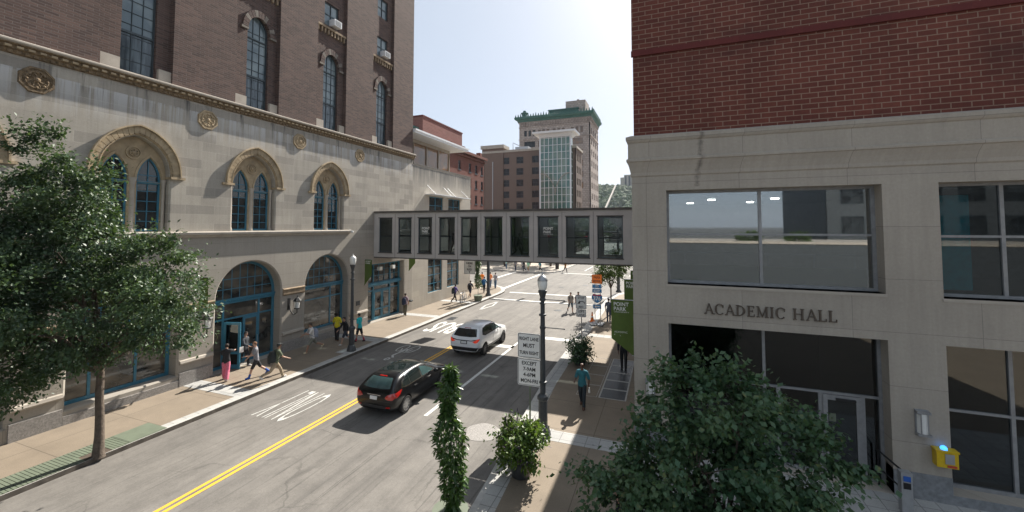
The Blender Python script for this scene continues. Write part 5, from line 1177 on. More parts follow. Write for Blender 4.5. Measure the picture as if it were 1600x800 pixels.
def wheel(parent, x, y, r, w_, side, rimmat, spokes):
    Mw_ = Matrix.Translation((x, y, r)) @ Matrix.Rotation(R(90) * side, 4, 'Y')
    def T(mb): mb.v = [tuple(Mw_ @ Vector(p)) for p in mb.v]; return mb
    mb = MB(); rr = r * .70; mb.lathe([(rr, -w_ * .5), (r * .93, -w_ * .5), (r, -w_ * .35), (r, w_ * .35), (r * .93, w_ * .5), (rr, w_ * .5), (rr * .98, w_ * .3), (rr * .98, -w_ * .3)], (0, 0, 0), 28)
    t = T(mb).build('wheel', 'tyre', parent, smooth=True, world=False)
    mb = MB(); mb.lathe([(rr, w_ * .1), (rr, w_ * .46), (rr * .93, w_ * .47), (rr * .90, w_ * .2), (rr * .5, w_ * .05)], (0, 0, 0), 28)
    for k in range(spokes):
        a = 2 * PI * k / spokes; da = PI / spokes * .42; rg = []
        for q, (ra, zz, wd) in enumerate(((rr * .1, .36, 1.5), (rr * .5, .40, .8), (rr * .93, .44, .62))): rg.append([(ra * math.cos(a) - s_ * wd * rr * .1 * math.sin(a), ra * math.sin(a) + s_ * wd * rr * .1 * math.cos(a), w_ * zz - e) for s_, e in ((-1, .015), (-1, 0), (1, 0), (1, .015))])
        mb.ring(rg)
    mb.lathe([(rr * .2, w_ * .2), (rr * .2, w_ * .42), (rr * .12, w_ * .45)], (0, 0, 0), 12)
    T(mb).build('rim', rimmat, t, world=False)
mat('tyre', (.018, .018, .018), .85, var=.2); mat('rim_silver', (.5, .5, .5), .3, metal=.8, var=.05); mat('rim_dark', (.06, .06, .065), .35, metal=.6)
mat('paint_black', (.003, .0033, .0042), .3, var=.05, coat=.55, spec=.2); mat('paint_white', (.86, .87, .88), .28, var=.02, coat=.8)
mat('car_glass', (.012, .018, .018), .05, var=.1, spec=.8, coat=.5); mat('car_glass_tint', (.045, .085, .085), .06, var=.3, scale=2, spec=.8); mat('tail_red', (.42, .012, .008), .15, coat=1, spec=.8); mat('tail_lit', (.55, .03, .015), .2, emit=(1, .08, .02), es=.12)
mat('car_trim', (.02, .02, .022), .6); mat('chrome', (.7, .7, .7), .12, metal=1, var=.02); mat('plate_white', (.7, .7, .68), .5, var=.05); mat('head_light', (.6, .62, .63), .1, coat=1)
def car(name, label, cat, loc, S, spec):
    t = thing(name, label, cat, loc, 0)
    rings = []
    for (y, zb, ws, wm, zm, wsh, zsh, wb, zbt, wt, zt, zc) in S:
        half = [(0, zb), (ws * .8, zb), (ws, zb + .07), (wm, zm), (wsh, zsh), (wb, zbt), ((wb + wt) / 2 + .012, (zbt + zt) / 2), (wt, zt), (wt * .62, zc - .012), (0, zc)]
        rings.append([(x, y, z) for x, z in half] + [(-x, y, z) for x, z in half[-2:0:-1]])
    mb = MB(); mb.ring(rings); me = mb.mesh('body', [spec['paint'], 'black'], True)
    ob = bpy.data.objects.new('tmp', me); col.objects.link(ob); md = ob.modifiers.new('s', 'SUBSURF'); md.levels = md.render_levels = 3
    cuts = []
    r = spec['r'] * 1.13
    for y in spec['axles']:
        for s in (-1, 1):
            c = MB(); c.cur = 1; Mc = Matrix.Translation((s * .98, y, spec['r'] + .01)) @ Matrix.Rotation(R(90), 4, 'Y'); c.lathe([(r, -.36), (r, .36)], (0, 0, 0), 30); c.v = [tuple(Mc @ Vector(p)) for p in c.v]; cuts.append(c)
    allc = MB()
    for c in cuts:
        b = len(allc.v); allc.v += c.v; allc.f += [tuple(i + b for i in f) for f in c.f]; allc.m += [1] * len(c.f)
    co = bpy.data.objects.new('cut', allc.mesh('cut', [spec['paint'], 'black'])); col.objects.link(co)
    m2 = eval_mesh(ob); bvh = BVHTree.FromPolygons([v.co[:] for v in m2.vertices], [p.vertices[:] for p in m2.polygons])
    bo = ob.modifiers.new('b', 'BOOLEAN'); bo.object = co; bo.operation = 'DIFFERENCE'; bo.solver = 'EXACT'
    m3 = eval_mesh(ob); bpy.data.objects.remove(ob); bpy.data.objects.remove(co)
    for p in m3.polygons: p.use_smooth = True
    try: m3.set_sharp_from_angle(angle=R(35))
    except Exception: pass
    m3.name = 'body'; body = link('body', m3, t, False)
    rear = lambda a, b: ((a, -5, b), (0, 1, 0)); front = lambda a, b: ((a, 5, b), (0, -1, 0)); top = lambda a, b: ((a, b, 3), (0, 0, -1))
    for nm, view, poly, m, off in spec['patches']:
        if view == 'side':
            for s in (-1, 1): patch(bvh, poly, lambda a, b, s=s: ((s * 3, a, b), (-s, 0, 0)), off, spec.get('res', .06)).build(nm, m, t, True, False)
        elif view == 'rearLR':
            for s in (-1, 1): patch(bvh, [(s * a, b) for a, b in poly], rear, off, .04).build(nm, m, t, True, False)
        else: patch(bvh, poly, {'rear': rear, 'front': front, 'top': top}[view], off, .06 if off < .02 else .05).build(nm, m, t, True, False)
    for y in spec['axles']:
        for s in (-1, 1): wheel(t, s * spec['track'], y, spec['r'], .21, s, spec['rim'], spec['spokes'])
    for s in (-1, 1):
        ym, zm_ = spec['mirror']; mb = MB(); mb.sphere((s * .99, ym, zm_), .11, 12, 8, .7); mb.v = [(x, ym + (y - ym) * .6, z) for x, y, z in mb.v]; mb.build('mirror', spec['mirmat'], t, True, False)
        for yh in spec['handles']:
            hit = bvh.ray_cast(Vector((s * 3, yh, spec['hz'])), Vector((-s, 0, 0)))[0]
            if hit: mb = MB(); x = hit.x; mb.tube([(x - s * .01, yh - .1, spec['hz']), (x + s * .03, yh - .07, spec['hz']), (x + s * .03, yh + .07, spec['hz']), (x - s * .01, yh + .1, spec['hz'])], .013, 6); mb.build('door_handle', spec['paint'], t, True, False)
    return t
# y, underside, sill half width, max half width, its height, shoulder w/z, belt w/z, roof edge w/z, roof centre z
HB = [(-2.16, .36, .55, .66, .48, .66, .60, .62, .66, .5, .70, .71),
      (-2.11, .30, .68, .82, .52, .82, .72, .78, .92, .68, .97, .985),
      (-2.00, .26, .76, .885, .55, .885, .80, .83, 1.00, .70, 1.05, 1.075),
      (-1.86, .24, .80, .905, .56, .905, .84, .84, 1.02, .70, 1.17, 1.20),
      (-1.60, .22, .82, .91, .56, .91, .86, .85, 1.02, .66, 1.36, 1.385),
      (-1.30, .20, .83, .91, .56, .912, .86, .85, 1.01, .63, 1.41, 1.44),
      (-.70, .19, .84, .905, .56, .91, .85, .85, .98, .61, 1.44, 1.475),
      (.0, .19, .84, .90, .55, .905, .83, .845, .95, .60, 1.43, 1.47),
      (.45, .19, .84, .90, .55, .905, .82, .845, .93, .59, 1.36, 1.405),
      (.85, .19, .84, .90, .55, .90, .80, .84, .91, .62, 1.18, 1.22),
      (1.20, .19, .83, .90, .55, .90, .80, .83, .89, .70, 1.00, 1.035),
      (1.45, .20, .82, .895, .55, .89, .79, .82, .87, .62, .93, .96),
      (1.80, .22, .78, .86, .54, .85, .74, .78, .80, .55, .86, .885),
      (2.02, .24, .68, .78, .50, .76, .66, .68, .72, .48, .76, .78),
      (2.16, .28, .50, .58, .46, .56, .58, .50, .62, .4, .65, .66)]
mirror_glass = [(-1.5, 1.03), (-1.32, 1.0), (.62, .985), (.78, 1.01), (.30, 1.27), (-.05, 1.34), (-.7, 1.385), (-1.15, 1.33), (-1.42, 1.2)]
hb = dict(paint='paint_black', axles=(-1.32, 1.33), r=.325, track=.80, rim='rim_silver', spokes=10, mirror=(.62, 1.0), mirmat='paint_black', handles=(-.75, .25), hz=.86, patches=[
    ('window_trim', 'side', [(-1.58, 1.02), (-1.32, .975), (.66, .96), (.86, 1.0), (.32, 1.305), (-.05, 1.37), (-.7, 1.41), (-1.18, 1.36), (-1.48, 1.22)], 'chrome', .003),
    ('side_window', 'side', [(-1.46, 1.045), (-1.30, 1.015), (-1.02, 1.005), (-1.02, 1.33), (-1.16, 1.305), (-1.38, 1.19)], 'car_glass', .009),
    ('side_window', 'side', [(-.98, 1.005), (-.24, 1.0), (-.24, 1.345), (-.7, 1.375), (-.98, 1.34)], 'car_glass', .009),
    ('side_window', 'side', [(-.16, 1.0), (.60, .99), (.72, 1.015), (.28, 1.255), (-.05, 1.325), (-.16, 1.335)], 'car_glass_tint', .009),
    ('rear_window', 'rear', [(-.60, 1.08), (-.3, 1.055), (.3, 1.055), (.60, 1.08), (.52, 1.27), (.46, 1.345), (-.46, 1.345), (-.52, 1.27)], 'car_glass_tint', .008),
    ('windscreen', 'front', [(-.66, 1.06), (.66, 1.06), (.56, 1.38), (-.56, 1.38)], 'car_glass', .008),
    ('tail_light', 'rearLR', [(.50, .80), (.60, .90), (.80, .965), (.865, .93), (.86, .80), (.80, .735), (.60, .75)], 'tail_red', .018),
    ('tail_light', 'side', [(-2.06, .80), (-2.04, .93), (-1.86, .965), (-1.60, .985), (-1.74, .87), (-1.92, .79)], 'tail_red', .017),
    ('brake_light', 'rear', [(-.17, 1.362), (.17, 1.362), (.16, 1.378), (-.16, 1.378)], 'tail_red', .012),
    ('number_plate', 'rear', [(-.155, .70), (.155, .70), (.155, .82), (-.155, .82)], 'plate_white', .02),
    ('boot_trim', 'rear', [(-.3, .845), (.3, .845), (.3, .875), (-.3, .875)], 'chrome', .01),
    ('bumper_insert', 'rear', [(-.55, .40), (.55, .40), (.62, .50), (-.62, .50)], 'car_trim', .008),
    ('bumper_seam', 'rear', [(-.8, .655), (.8, .655), (.8, .668), (-.8, .668)], 'car_trim', .004),
    ('reflector', 'rearLR', [(.55, .44), (.72, .45), (.72, .50), (.56, .485)], 'tail_red', .015),
    ('door_seam', 'side', [(-.21, .32), (-.195, .32), (-.195, .98), (-.21, .98)], 'car_trim', .003), ('door_seam', 'side', [(.78, .32), (.795, .32), (.80, .95), (.785, .95)], 'car_trim', .003), ('door_seam', 'side', [(-.98, .5), (-.965, .45), (-1.0, .98), (-1.015, .98)], 'car_trim', .003),
    ('sill_trim', 'side', [(-.9, .27), (.9, .27), (.9, .33), (-.9, .33)], 'car_trim', .006),
    ('roof_glass', 'top', [(-.52, -1.2), (.52, -1.2), (.5, .2), (-.5, .2)], 'car_glass', .004),
    ('head_light', 'side', [(1.72, .66), (2.0, .62), (2.02, .72), (1.62, .80)], 'head_light', .012)])
car('hatchback_car', 'shiny black hatchback driving away in the middle lane', 'car', (-10.32, 14.9, -.15), HB, hb)
SV = [(-2.24, .40, .58, .68, .56, .68, .68, .62, .76, .5, .80, .81),
      (-2.18, .34, .72, .84, .60, .85, .82, .82, 1.02, .72, 1.06, 1.07),
      (-2.05, .30, .80, .90, .62, .91, .90, .86, 1.10, .73, 1.16, 1.18),
      (-1.92, .27, .82, .92, .64, .925, .94, .87, 1.12, .71, 1.34, 1.37),
      (-1.72, .25, .84, .925, .64, .93, .95, .87, 1.12, .68, 1.50, 1.53),
      (-1.35, .24, .85, .925, .64, .93, .95, .87, 1.11, .66, 1.56, 1.60),
      (-.70, .23, .86, .92, .64, .925, .94, .87, 1.09, .65, 1.58, 1.63),
      (.0, .23, .86, .92, .63, .92, .92, .87, 1.07, .64, 1.55, 1.61),
      (.40, .23, .86, .92, .63, .92, .92, .87, 1.06, .64, 1.46, 1.52),
      (.80, .23, .86, .92, .63, .92, .91, .865, 1.05, .68, 1.27, 1.33),
      (1.12, .23, .85, .92, .63, .92, .90, .86, 1.03, .74, 1.11, 1.14),
      (1.45, .24, .85, .92, .62, .91, .88, .85, 1.0, .66, 1.04, 1.08),
      (1.88, .26, .82, .89, .60, .88, .82, .82, .93, .6, .98, 1.0),
      (2.12, .28, .72, .82, .56, .80, .72, .72, .82, .5, .88, .89),
      (2.27, .32, .52, .6, .52, .58, .62, .52, .70, .4, .74, .75)]
sv = dict(paint='paint_white', axles=(-1.38, 1.34), r=.35, track=.815, rim='rim_dark', spokes=10, mirror=(.58, 1.12), mirmat='paint_white', handles=(.2,), hz=.96, patches=[
    ('window_trim', 'side', [(-1.62, 1.17), (-1.3, 1.08), (.70, 1.065), (.86, 1.09), (.35, 1.40), (-.05, 1.49), (-.75, 1.52), (-1.3, 1.47), (-1.5, 1.36)], 'car_trim', .004),
    ('side_window', 'side', [(-1.46, 1.18), (-1.25, 1.12), (-.30, 1.11), (-.30, 1.475), (-.75, 1.49), (-1.25, 1.44), (-1.42, 1.33)], 'car_glass', .009),
    ('side_window', 'side', [(-.22, 1.11), (.62, 1.10), (.76, 1.12), (.30, 1.375), (-.05, 1.455), (-.22, 1.47)], 'car_glass_tint', .009),
    ('rear_window', 'rear', [(-.70, 1.155), (-.35, 1.12), (.35, 1.12), (.70, 1.155), (.62, 1.40), (.56, 1.475), (-.56, 1.475), (-.62, 1.40)], 'car_glass', .008),
    ('windscreen', 'front', [(-.68, 1.16), (.68, 1.16), (.60, 1.50), (-.60, 1.50)], 'car_glass', .008),
    ('tail_trim', 'rear', [(-.84, .99), (-.42, .93), (.42, .93), (.84, .99), (.86, 1.06), (.42, .965), (-.42, .965), (-.86, 1.06)], 'car_trim', .008),
    ('tail_light', 'rearLR', [(.52, .90), (.68, .84), (.80, .88), (.88, 1.03), (.80, 1.05), (.66, .965)], 'tail_lit', .016),
    ('brake_light', 'rear', [(-.2, 1.495), (.2, 1.495), (.19, 1.512), (-.19, 1.512)], 'tail_red', .012),
    ('number_plate', 'rear', [(-.155, .80), (.155, .80), (.155, .915), (-.155, .915)], 'plate_white', .02), ('plate_recess', 'rear', [(-.2, .77), (.2, .77), (.2, .94), (-.2, .94)], 'car_trim', .008),
    ('bumper_insert', 'rear', [(-.72, .42), (.72, .42), (.84, .60), (-.84, .60)], 'car_trim', .010),
    ('lower_cladding', 'side', [(-2.1, .36), (2.1, .36), (2.1, .42), (1.0, .44), (-1.0, .44), (-2.1, .56)], 'car_trim', .007),
    ('door_seam', 'side', [(-.27, .42), (-.255, .42), (-.255, 1.08), (-.27, 1.08)], 'car_trim', .003), ('door_seam', 'side', [(.80, .42), (.815, .42), (.82, 1.05), (.805, 1.05)], 'car_trim', .003),
    ('head_light', 'side', [(1.78, .80), (2.1, .76), (2.1, .84), (1.68, .92)], 'head_light', .012)])
car('suv_car', 'white compact suv driving away ahead of the black hatchback', 'car', (-10.38, 22.4, -.15), SV, sv)
t2 = car('suv_car', 'grey car on the far street seen through the footbridge window', 'car', (-7.0, 92, -.15), SV, dict(sv, paint='galv', patches=sv['patches'][:5]))

# ------------------------------------------------------------ people
SK = {'light': (.48, .29, .21), 'tan': (.36, .20, .13), 'dark': (.12, .06, .04)}
for k, c in SK.items(): mat('skin_' + k, c, .5, var=.06)
def cloth(c): 
    n = 'cloth_%02d_%02d_%02d' % tuple(int(x * 99) for x in c); mat(n, c, .85, var=.22, scale=14, bmp=.3, bscale=30); return n
def person(label, loc, face, pose='walk', h=1.74, skin='light', shirt=(.5, .5, .5), sleeve=.45, bottom=(.05, .05, .06), leg=.93, shoe=(.5, .5, .5), hair=(.03, .02, .015), style='short', group=None, far=False, wide=0, phase=1, arms=None, socks=None):
    t = thing('person', label, 'person', loc, R(face), group); s = h / 1.74
    V, E, RA, SEG = [], [], [], []
    def v(p, r): V.append(Vector(p) * s); RA.append((r if isinstance(r, tuple) else (r, r))); return len(V) - 1
    def e(a, b, nm=None):
        E.append((a, b))
        if nm: SEG.append((nm, a, b))
    st = {'walk': (26, 12), 'wide': (33, 18), 'stand': (4, 2), 'slow': (14, 6)}[pose]; lean = {'walk': .05, 'wide': .09, 'stand': .0, 'slow': .02}[pose]
    drop = (1 - math.cos(R(st[0]))) * .88
    P0 = v((0, 0, .93 - drop), (.13, .10)); W_ = v((0, lean * .4, 1.10 - drop), (.12, .09)); C_ = v((0, lean * .8, 1.30 - drop), (.15, .105)); N0 = v((0, lean, 1.455 - drop), (.06, .06)); N1 = v((0, lean + .02, 1.53 - drop), .05)
    H0 = v((0, lean + .035, 1.585 - drop), (.066, .078)); H1 = v((0, lean + .03, 1.66 - drop), (.076, .094)); H2 = v((0, lean + .025, 1.715 - drop), (.055, .068))
    e(P0, W_, 'hip'); e(W_, C_, 'torso'); e(C_, N0, 'torso'); e(N0, N1, 'neck'); e(N1, H0, 'head'); e(H0, H1, 'head'); e(H1, H2, 'head')
    for sd, sgn in ((-1, phase), (1, -phase)):
        a = R(st[0]) * sgn; bend = R(st[1] if sgn > 0 else st[1] * 2.2) ; hx = .095 * sd
        hp = v((hx, 0, .90 - drop), .088); kn = Vector((hx, math.sin(a) * .43, .90 - drop - math.cos(a) * .43)); a2 = a - bend
        an = Vector((hx * .95, kn.y + math.sin(a2) * .41, kn.z - math.cos(a2) * .41)); lift = 0
        k_ = v(kn, .060 + wide * .02); cf = v(kn.lerp(an, .3), .056 + wide * .035); a_ = v(an, .040 + wide * .06)
        toe = Vector((an.x * 1.15, an.y + .15 * math.cos(a2 * .6), max(.03, an.z - .055 - .10 * max(0, -math.sin(a2))))); f_ = v(toe, (.036, .03)); hl = v((an.x, an.y - .035, max(.035, an.z - .04)), .034)
        e(P0, hp, 'hip'); e(hp, k_, 'thigh'); e(k_, cf, 'shin'); e(cf, a_, 'shin2'); e(a_, f_, 'foot'); e(a_, hl, 'foot')
        # arm
        aa = -a * .8; sh = v((.175 * sd, lean * .9, 1.405 - drop), .056); el_b = R(22 if pose != 'wide' else 38)
        am = (arms or {}).get(sd)
        if am: aa, el_b, out = R(am[0]), R(am[1]), am[2]
        else: out = .06
        e(C_, sh, 'torso'); S_ = V[sh] / s; el = S_ + Vector((out * sd, math.sin(aa) * .28, -math.cos(aa) * .28)); wr = el + Vector((-.01 * sd, math.sin(aa + el_b) * .25, -math.cos(aa + el_b) * .25))
        el_ = v(el, .042); wr_ = v(wr, .028); d = (wr - el).normalized(); hn = v(wr + d * .07, (.034, .022)); e(sh, el_, 'uarm'); e(el_, wr_, 'farm'); e(wr_, hn, 'hand')
        if not far:
            for q in range(4):
                o = Vector((0, (q - 1.5) * .018, 0)); b0 = v(wr + d * .10 + o, .009); b1 = v(wr + d * (.135 + .01 * (q in (1, 2))) + o + Vector((-.01 * sd, 0, 0)), .008); b2 = v(wr + d * (.16 + .012 * (q in (1, 2))) + o + Vector((-.03 * sd, 0, 0)), .007); e(hn, b0, 'hand'); e(b0, b1, 'hand'); e(b1, b2, 'hand')
            b0 = v(wr + d * .055 + Vector((0, .035, 0)), .010); b1 = v(wr + d * .09 + Vector((-.01 * sd, .045, 0)), .008); e(wr_, b0, 'hand'); e(b0, b1, 'hand')
    me = bpy.data.meshes.new('body'); me.from_pydata([tuple(p) for p in V], E, [])
    bm = bmesh.new(); bm.from_mesh(me); L = bm.verts.layers.skin.verify()
    for i, vt in enumerate(bm.verts): vt[L].radius = (RA[i][0] * s, RA[i][1] * s); vt[L].use_root = (i == 0)
    bm.to_mesh(me); bm.free()
    ob = bpy.data.objects.new('tmp', me); col.objects.link(ob); md = ob.modifiers.new('k', 'SKIN'); md.use_smooth_shade = True; su = ob.modifiers.new('s', 'SUBSURF'); su.levels = su.render_levels = 1 if far else 2
    m2 = eval_mesh(ob); bpy.data.objects.remove(ob); m2.name = 'body'
    n = len(m2.vertices); co = np.empty(n * 3, np.float32); m2.vertices.foreach_get('co', co); co = co.reshape(-1, 3).astype(float)
    mz = co[:, 2].min(); co[:, 2] -= mz
    J = [np.array(p) - np.array([0, 0, mz]) for p in V]
    nrm = np.array([tuple(x.normal) for x in m2.vertices])
    if not far:   # nose and ears pulled out of the head
        hc = (J[H0] + J[H1]) / 2
        nd_ = np.linalg.norm((co - (hc + np.array([0, .085 * s, -.0]))) / np.array([.02, .05, .035]), axis=1); co[:, 1] += np.where(nd_ < 1, (1 - nd_) * .028, 0)
        for sd in (-1, 1): ed = np.linalg.norm((co - (hc + np.array([sd * .078, -.005, 0]))) / np.array([.04, .03, .035]), axis=1); co[:, 0] += np.where(ed < 1, sd * (1 - ed) * .025, 0)
    m2.vertices.foreach_set('co', co.astype(np.float32).ravel()); m2.materials.clear(); m2.materials.append(MATS['skin_' + skin]); m2.update(); body = link('body', m2, t, False)
    faces = [tuple(p.vertices) for p in m2.polygons]; fc = np.array([co[list(f)].mean(0) for f in faces])
    D = []; T = []
    for nm, a, b in SEG:
        A, B = J[a], J[b]; ab = B - A; tt = np.clip(((fc - A) @ ab) / (ab @ ab + 1e-9), 0, 1); ra, rb = max(RA[a]) * s, max(RA[b]) * s
        D.append(np.linalg.norm(fc - (A + tt[:, None] * ab), axis=1) - (ra + (rb - ra) * tt) * .9); T.append(tt)
    best = np.argmin(np.array(D), 0); T = np.array(T); names = [SEG[k][0] for k in best]; tb = T[best, np.arange(len(fc))]
    ztop = fc[:, 2]
    def garment(nm, sel, off, m, flare=None):
        ids = [i for i in range(len(faces)) if sel(names[i], tb[i], fc[i])]
        if not ids: return
        used = sorted({q for i in ids for q in faces[i]}); mp = {q: k for k, q in enumerate(used)}
        Vn = co[used] + nrm[used] * off * s; mb = MB(); Vi = co[used] - nrm[used] * .003
        mb.v = [tuple(p) for p in Vn] + [tuple(p) for p in Vi]; nV = len(used); ed = set()
        for i in ids:
            f = [mp[q] for q in faces[i]]; mb.f.append(tuple(f)); mb.m.append(0)
            for a, b in zip(f, f[1:] + f[:1]): ed.add((a, b))
        for a, b in ed:
            if (b, a) not in ed: mb.f.append((b, a, a + nV, b + nV)); mb.m.append(0)
        return mb.build(nm, m, t, True, False)
    hip_z = J[P0][2]
    garment('top', lambda nm, q, c: nm == 'torso' or (nm == 'neck' and q < .25) or (nm == 'hip' and c[2] > hip_z - .10 * s) or (nm == 'uarm' and q < sleeve * 1.9) or (nm == 'farm' and sleeve > .6 and q < .92), .020, cloth(shirt))
    lg = leg
    garment('trousers' if lg > .6 else 'shorts', lambda nm, q, c: (nm == 'hip' and c[2] < hip_z + .10 * s) or (nm == 'thigh' and (lg > .6 or q < .97)) or (nm == 'shin' and lg > .6) or (nm == 'shin2' and lg > .6 and q < .92), .013, cloth(bottom))
    for sd in (-1, 1):
        if socks: garment('sock', lambda nm, q, c: nm == 'shin2' and q > .35 and c[0] * sd > 0, .006, cloth(socks))
        garment('shoe', lambda nm, q, c: (nm == 'foot' or (nm == 'shin2' and q > .96)) and c[0] * sd > 0, .012, cloth(shoe))
    hz = (J[H0] + J[H1]) / 2
    if style != 'bald':
        fy = {'short': .035, 'cap': .06, 'long': .035, 'bun': .03}[style]
        garment('cap' if style == 'cap' else 'hair', lambda nm, q, c: nm in ('head', 'neck') and ((c[2] > hz[2] + .045 * s) or (c[1] < hz[1] - .0 + (.02 * s if c[2] > hz[2] else -.02 * s) and c[2] > hz[2] - .055 * s)), .016, cloth(hair))
        if style == 'long':
            mb = MB(); mb.tube([(0, hz[1] - .05, hz[2] + .06), (0, hz[1] - .10, hz[2] - .05), (0, hz[1] - .13, hz[2] - .25)], [.06, .085, .05], 8); mb.build('long_hair', cloth(hair), t, True, False)
        if style == 'cap': mb = MB(); mb.ring([[(-.06, hz[1] + .07, hz[2] + .055), (.06, hz[1] + .07, hz[2] + .055), (.05, hz[1] + .17, hz[2] + .04), (-.05, hz[1] + .17, hz[2] + .04)], [(-.06, hz[1] + .07, hz[2] + .068), (.06, hz[1] + .07, hz[2] + .068), (.05, hz[1] + .17, hz[2] + .05), (-.05, hz[1] + .17, hz[2] + .05)]]); mb.build('cap_peak', cloth(hair), t, True, False)
    if not far:
        for sd in (-1, 1): mb = MB(); mb.sphere((sd * .031 * s, hz[1] + .083 * s, hz[2] + .022), .011, 8, 6); mb.build('eye', 'black', t, True, False)
        mb = MB(); mb.sphere((0, hz[1] + .088 * s, hz[2] - .045), .017, 8, 6, .35); mb.build('mouth', mat('lip', (.3, .1, .08), .5).name, t, True, False)
    t['_z'] = 0; del t['_z']
    return t, J, dict(C=J[C_], hip=J[P0], s=s)
def backpack(label, P, c, group=None, big=1.):
    t, J, q = P; m = cloth(c); Mx = Matrix.Translation(t.location) @ Matrix.Rotation(t.rotation_euler.z, 4, 'Z'); s = q['s']
    b = thing('backpack', label, 'backpack', tuple(Mx @ Vector((0, q['C'][1] - .22, q['C'][2] - .2))), t.rotation_euler.z, group)
    rg = []
    for z, wx, wy in ((-.24, .11, .06), (-.22, .15, .09), (-.05, .165, .115), (.12, .15, .10), (.22, .11, .07), (.25, .05, .03)):
        rg.append([(big * wx * math.copysign(abs(math.cos(a)) ** .5, math.cos(a)), big * wy * math.copysign(abs(math.sin(a)) ** .5, math.sin(a)), z + .06) for a in [2 * PI * k / 16 for k in range(16)]])
    mb = MB(); mb.ring(rg); mb.build('bag', m, b, True, False)
    mb = MB(); mb.ring([[(x * .7, -.10 * big + y * .35, z - .06) for x, y, z in r_] for r_ in [[(a, b_, c_) for a, b_, c_ in r0] for r0 in rg]][1:4]); mb.build('front_pocket', m, b, True, False)
    for sd in (-1, 1): mb = MB(); mb.tube([(sd * .10, .09, .27), (sd * .115, .16, .33), (sd * .12, .27, .32), (sd * .125, .37, .18), (sd * .14, .34, 0), (sd * .15, .10, -.12)], .017, 6); mb.build('strap', m, b, True, False)
    return b
gW = 'people walking on the left pavement'
P = person
P('person in wide pink trousers and a black top pulling open the teal door', (-18.9, 13.15, 0), 40, 'slow', 1.66, shirt=(.015, .015, .018), sleeve=.45, bottom=(.62, .16, .24), wide=1, shoe=(.6, .5, .5), style='bun', arms={1: (70, 15, .05), -1: (35, 60, .03)})
a = P('person in dark jacket stepping out of the arched doorway with a paper', (-19.9, 14.75, 0), -75, 'slow', 1.76, shirt=(.05, .055, .065), sleeve=.9, bottom=(.015, .015, .018), shoe=(.5, .5, .48), arms={1: (25, 50, .04)})
mb = MB(); mb.box(-19.62, -19.6, 14.28, 14.48, .82, 1.08, Matrix.Identity(4)); tag(mb.build('paper', 'sign_white'), 'white sheet of paper held by the person in the doorway', 'paper')
P('person in grey tee shirt, black shorts and bright blue shoes', (-17.95, 13.9, 0), 150, 'walk', 1.74, shirt=(.24, .24, .26), bottom=(.02, .02, .022), leg=.4, shoe=(.02, .10, .45), socks=(.03, .1, .4), hair=(.16, .08, .04), arms={-1: (30, 60, .05)})
a = P('person in camouflage shirt and khaki trousers with dark cap', (-16.85, 14.0, 0), -25, 'wide', 1.76, 'tan', (.10, .12, .07), .45, (.30, .235, .16), .93, (.6, .58, .55), style='cap', hair=(.02, .025, .025)); backpack('large dark green backpack on the person in camouflage', a, (.015, .03, .03), big=1.25)
a = P('person in white shirt and grey shorts striding past the shop window', (-18.6, 17.75, 0), 155, 'wide', 1.76, 'tan', (.66, .63, .60), .5, (.20, .20, .16), .4, (.55, .45, .3), arms={-1: (35, 60, .04)}); backpack('white and blue backpack on the person in the white shirt', a, (.25, .27, .33))
P('person in bright yellow tee shirt and black trousers seen from behind', (-18.95, 19.95, 0), 15, 'stand', 1.72, 'dark', (.65, .55, .02), .5, (.015, .015, .018), .93, (.2, .12, .08), style='bun')
P('person in black jacket and dark shorts walking beside the yellow shirt', (-18.0, 19.6, 0), 160, 'walk', 1.70, 'light', (.012, .018, .018), .9, (.03, .04, .06), .35, (.6, .6, .58))
P('person in bright teal polo shirt and black shorts behind the lamp post', (-17.55, 20.3, 0), 95, 'slow', 1.76, 'light', (.01, .45, .48), .5, (.015, .015, .02), .4, (.03, .03, .03), socks=(.4, .05, .08))
a = P('person in checked shirt and olive trousers standing by the teal bridge doors', (-19.3, 27.45, 0), 8, 'stand', 1.76, 'tan', (.30, .22, .26), .5, (.10, .09, .06)); backpack('navy backpack on the person by the bridge doors', a, (.02, .03, .07))
a = P('person in purple shirt and black trousers walking near the bicycle', (-18.4, 33.9, 0), -20, 'walk', 1.74, 'dark', (.12, .08, .30), .5, (.015, .015, .02), far=True); backpack('black backpack on the person in purple', a, (.02, .03, .04))
a = P('person in navy shirt and shorts walking toward the far corner', (-18.15, 36.6, 0), 0, 'walk', 1.76, 'tan', (.02, .025, .05), .5, (.02, .025, .06), .4, (.6, .6, .6), far=True); backpack('black backpack on the person in navy shorts', a, (.015, .015, .02))
P('person in bright orange tee shirt and blue shorts behind the hanging sign', (-19.9, 43.2, 0), 10, 'stand', 1.76, 'tan', (.85, .22, .02), .5, (.02, .05, .22), .4, far=True)
a = P('person in blue shirt and dark trousers left of the signal pole', (-18.05, 39.7, 0), 0, 'slow', 1.74, 'tan', (.01, .14, .28), .5, (.03, .03, .04), far=True); backpack('blue backpack on the person left of the signal pole', a, (.01, .10, .25))
P('person in pale orange shirt and jeans at the far left corner', (-18.95, 43.4, 0), -10, 'stand', 1.78, 'light', (.80, .30, .12), .5, (.08, .13, .22), far=True)
P('person in grey checked shirt and jeans at the corner right of the signal pole', (-18.15, 43.0, 0), -15, 'stand', 1.80, 'light', (.28, .28, .32), .5, (.07, .13, .22), far=True)
g = 'people on the far plaza'
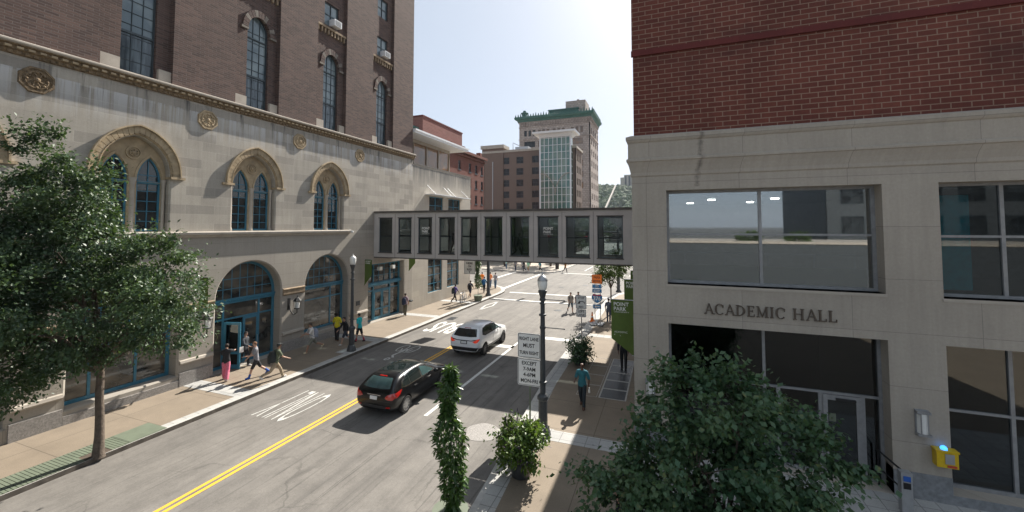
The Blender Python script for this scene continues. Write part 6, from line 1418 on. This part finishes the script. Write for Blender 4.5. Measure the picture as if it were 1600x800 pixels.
for k, (x, y, f, po, sh, bo, lg, lab) in enumerate(((-24.6, 62.9, 160, 'stand', (.5, .75, .72), (.1, .16, .25), .93, 'person in pale aqua top apart at the left of the far kerb'), (-22.25, 60.9, 170, 'stand', (.2, .2, .22), (.04, .05, .08), .93, 'person in grey top and dark trousers, leftmost of the far group'), (-21.2, 61.3, 200, 'walk', (.65, .65, .66), (.05, .06, .1), .93, 'person in white top in the middle of the far group'), (-20.75, 60.7, 150, 'walk', (.03, .03, .04), (.03, .03, .04), .93, 'person all in black in the far group'), (-20.1, 60.8, 190, 'walk', (.35, .62, .45), (.5, .35, .2), .4, 'person in pale green top, rightmost of the far group'), (-18.3, 61.2, 140, 'walk', (.02, .2, .26), (.02, .02, .03), .93, 'person in teal top walking alone on the far pavement'), (-14.6, 62.4, -120, 'walk', (.25, .12, .03), (.03, .03, .04), .93, 'person in brown top crossing the far street'))):
    P(lab, (x, y, 0 if x < -15.7 else -.15), f, po, 1.74, 'tan', sh, .5, bo, lg, far=True, group=g)
a = P('person in grey tee shirt and shorts crossing the road toward the camera', (-7.5, 33.9, -.15), -150, 'walk', 1.78, 'light', (.34, .31, .28), .5, (.10, .14, .17), .4, (.1, .1, .12)); backpack('dark backpack on the person crossing in the grey tee shirt', a, (.03, .03, .06))
P('person in dark shirt and shorts crossing just behind the grey tee shirt', (-6.95, 34.4, -.15), -160, 'walk', 1.78, 'tan', (.03, .035, .07), .5, (.03, .04, .07), .4, (.1, .1, .1), phase=-1)
a = P('bald person in teal tee shirt and dark trousers walking toward the camera', (-3.12, 16.1, 0), 178, 'slow', 1.74, 'dark', (.02, .13, .17), .55, (.015, .025, .035), .93, (.12, .06, .04), style='bald', arms={1: (12, 70, .06), -1: (-4, 14, .09)})
mb = MB(); mb.lathe([(.035, 0), (.037, .12), (.02, .17), (.018, .2)], (-2.83, 16.0, .62), 12); tag(mb.build('water_bottle', 'frost', smooth=True), 'small clear bottle in the hand of the person in the teal tee shirt', 'bottle') 
P('person in black clothes half hidden behind the largest green banner', (-2.0, 20.9, 0), 178, 'stand', 1.82, 'dark', (.012, .014, .02), .9, (.015, .018, .03), .93, (.02, .02, .02))
P('person in slate blue clothes standing beside the young tree', (-3.95, 30.6, 0), 0, 'stand', 1.78, 'tan', (.08, .10, .14), .5, (.05, .07, .12), .93)
P('person in dark blue top mostly hidden by the tree in front of the hall', (-1.0, 10.1, 0), 200, 'slow', 1.72, 'light', (.02, .03, .07), .6, (.03, .03, .05), hair=(.08, .04, .025))
P('dark clothed person inside the footbridge at the fourth window from the left', (-14.0, 25.7, 4.9), 80, 'walk', 1.74, 'dark', (.02, .02, .02), .9, (.02, .02, .02), far=True)
P('dark clothed person inside the footbridge at the fourth window from the right', (-9.2, 25.7, 4.9), -80, 'walk', 1.76, 'dark', (.02, .02, .02), .9, (.02, .02, .02), far=True)

# air between the camera and the hills
mh = bpy.data.materials.new('haze'); mh.use_nodes = True; n = mh.node_tree; n.nodes.clear()
o_ = n.nodes.new('ShaderNodeOutputMaterial'); pv = n.nodes.new('ShaderNodeVolumePrincipled'); pv.inputs['Color'].default_value = (.82, .9, 1, 1); pv.inputs['Density'].default_value = HAZE = .00016; n.links.new(pv.outputs[0], o_.inputs['Volume']); MATS['haze'] = mh
mb = MB(); mb.box(-4700, 4700, -4700, 4700, -2, 130)
tag(mb.build('haze', 'haze'), kind='stuff')
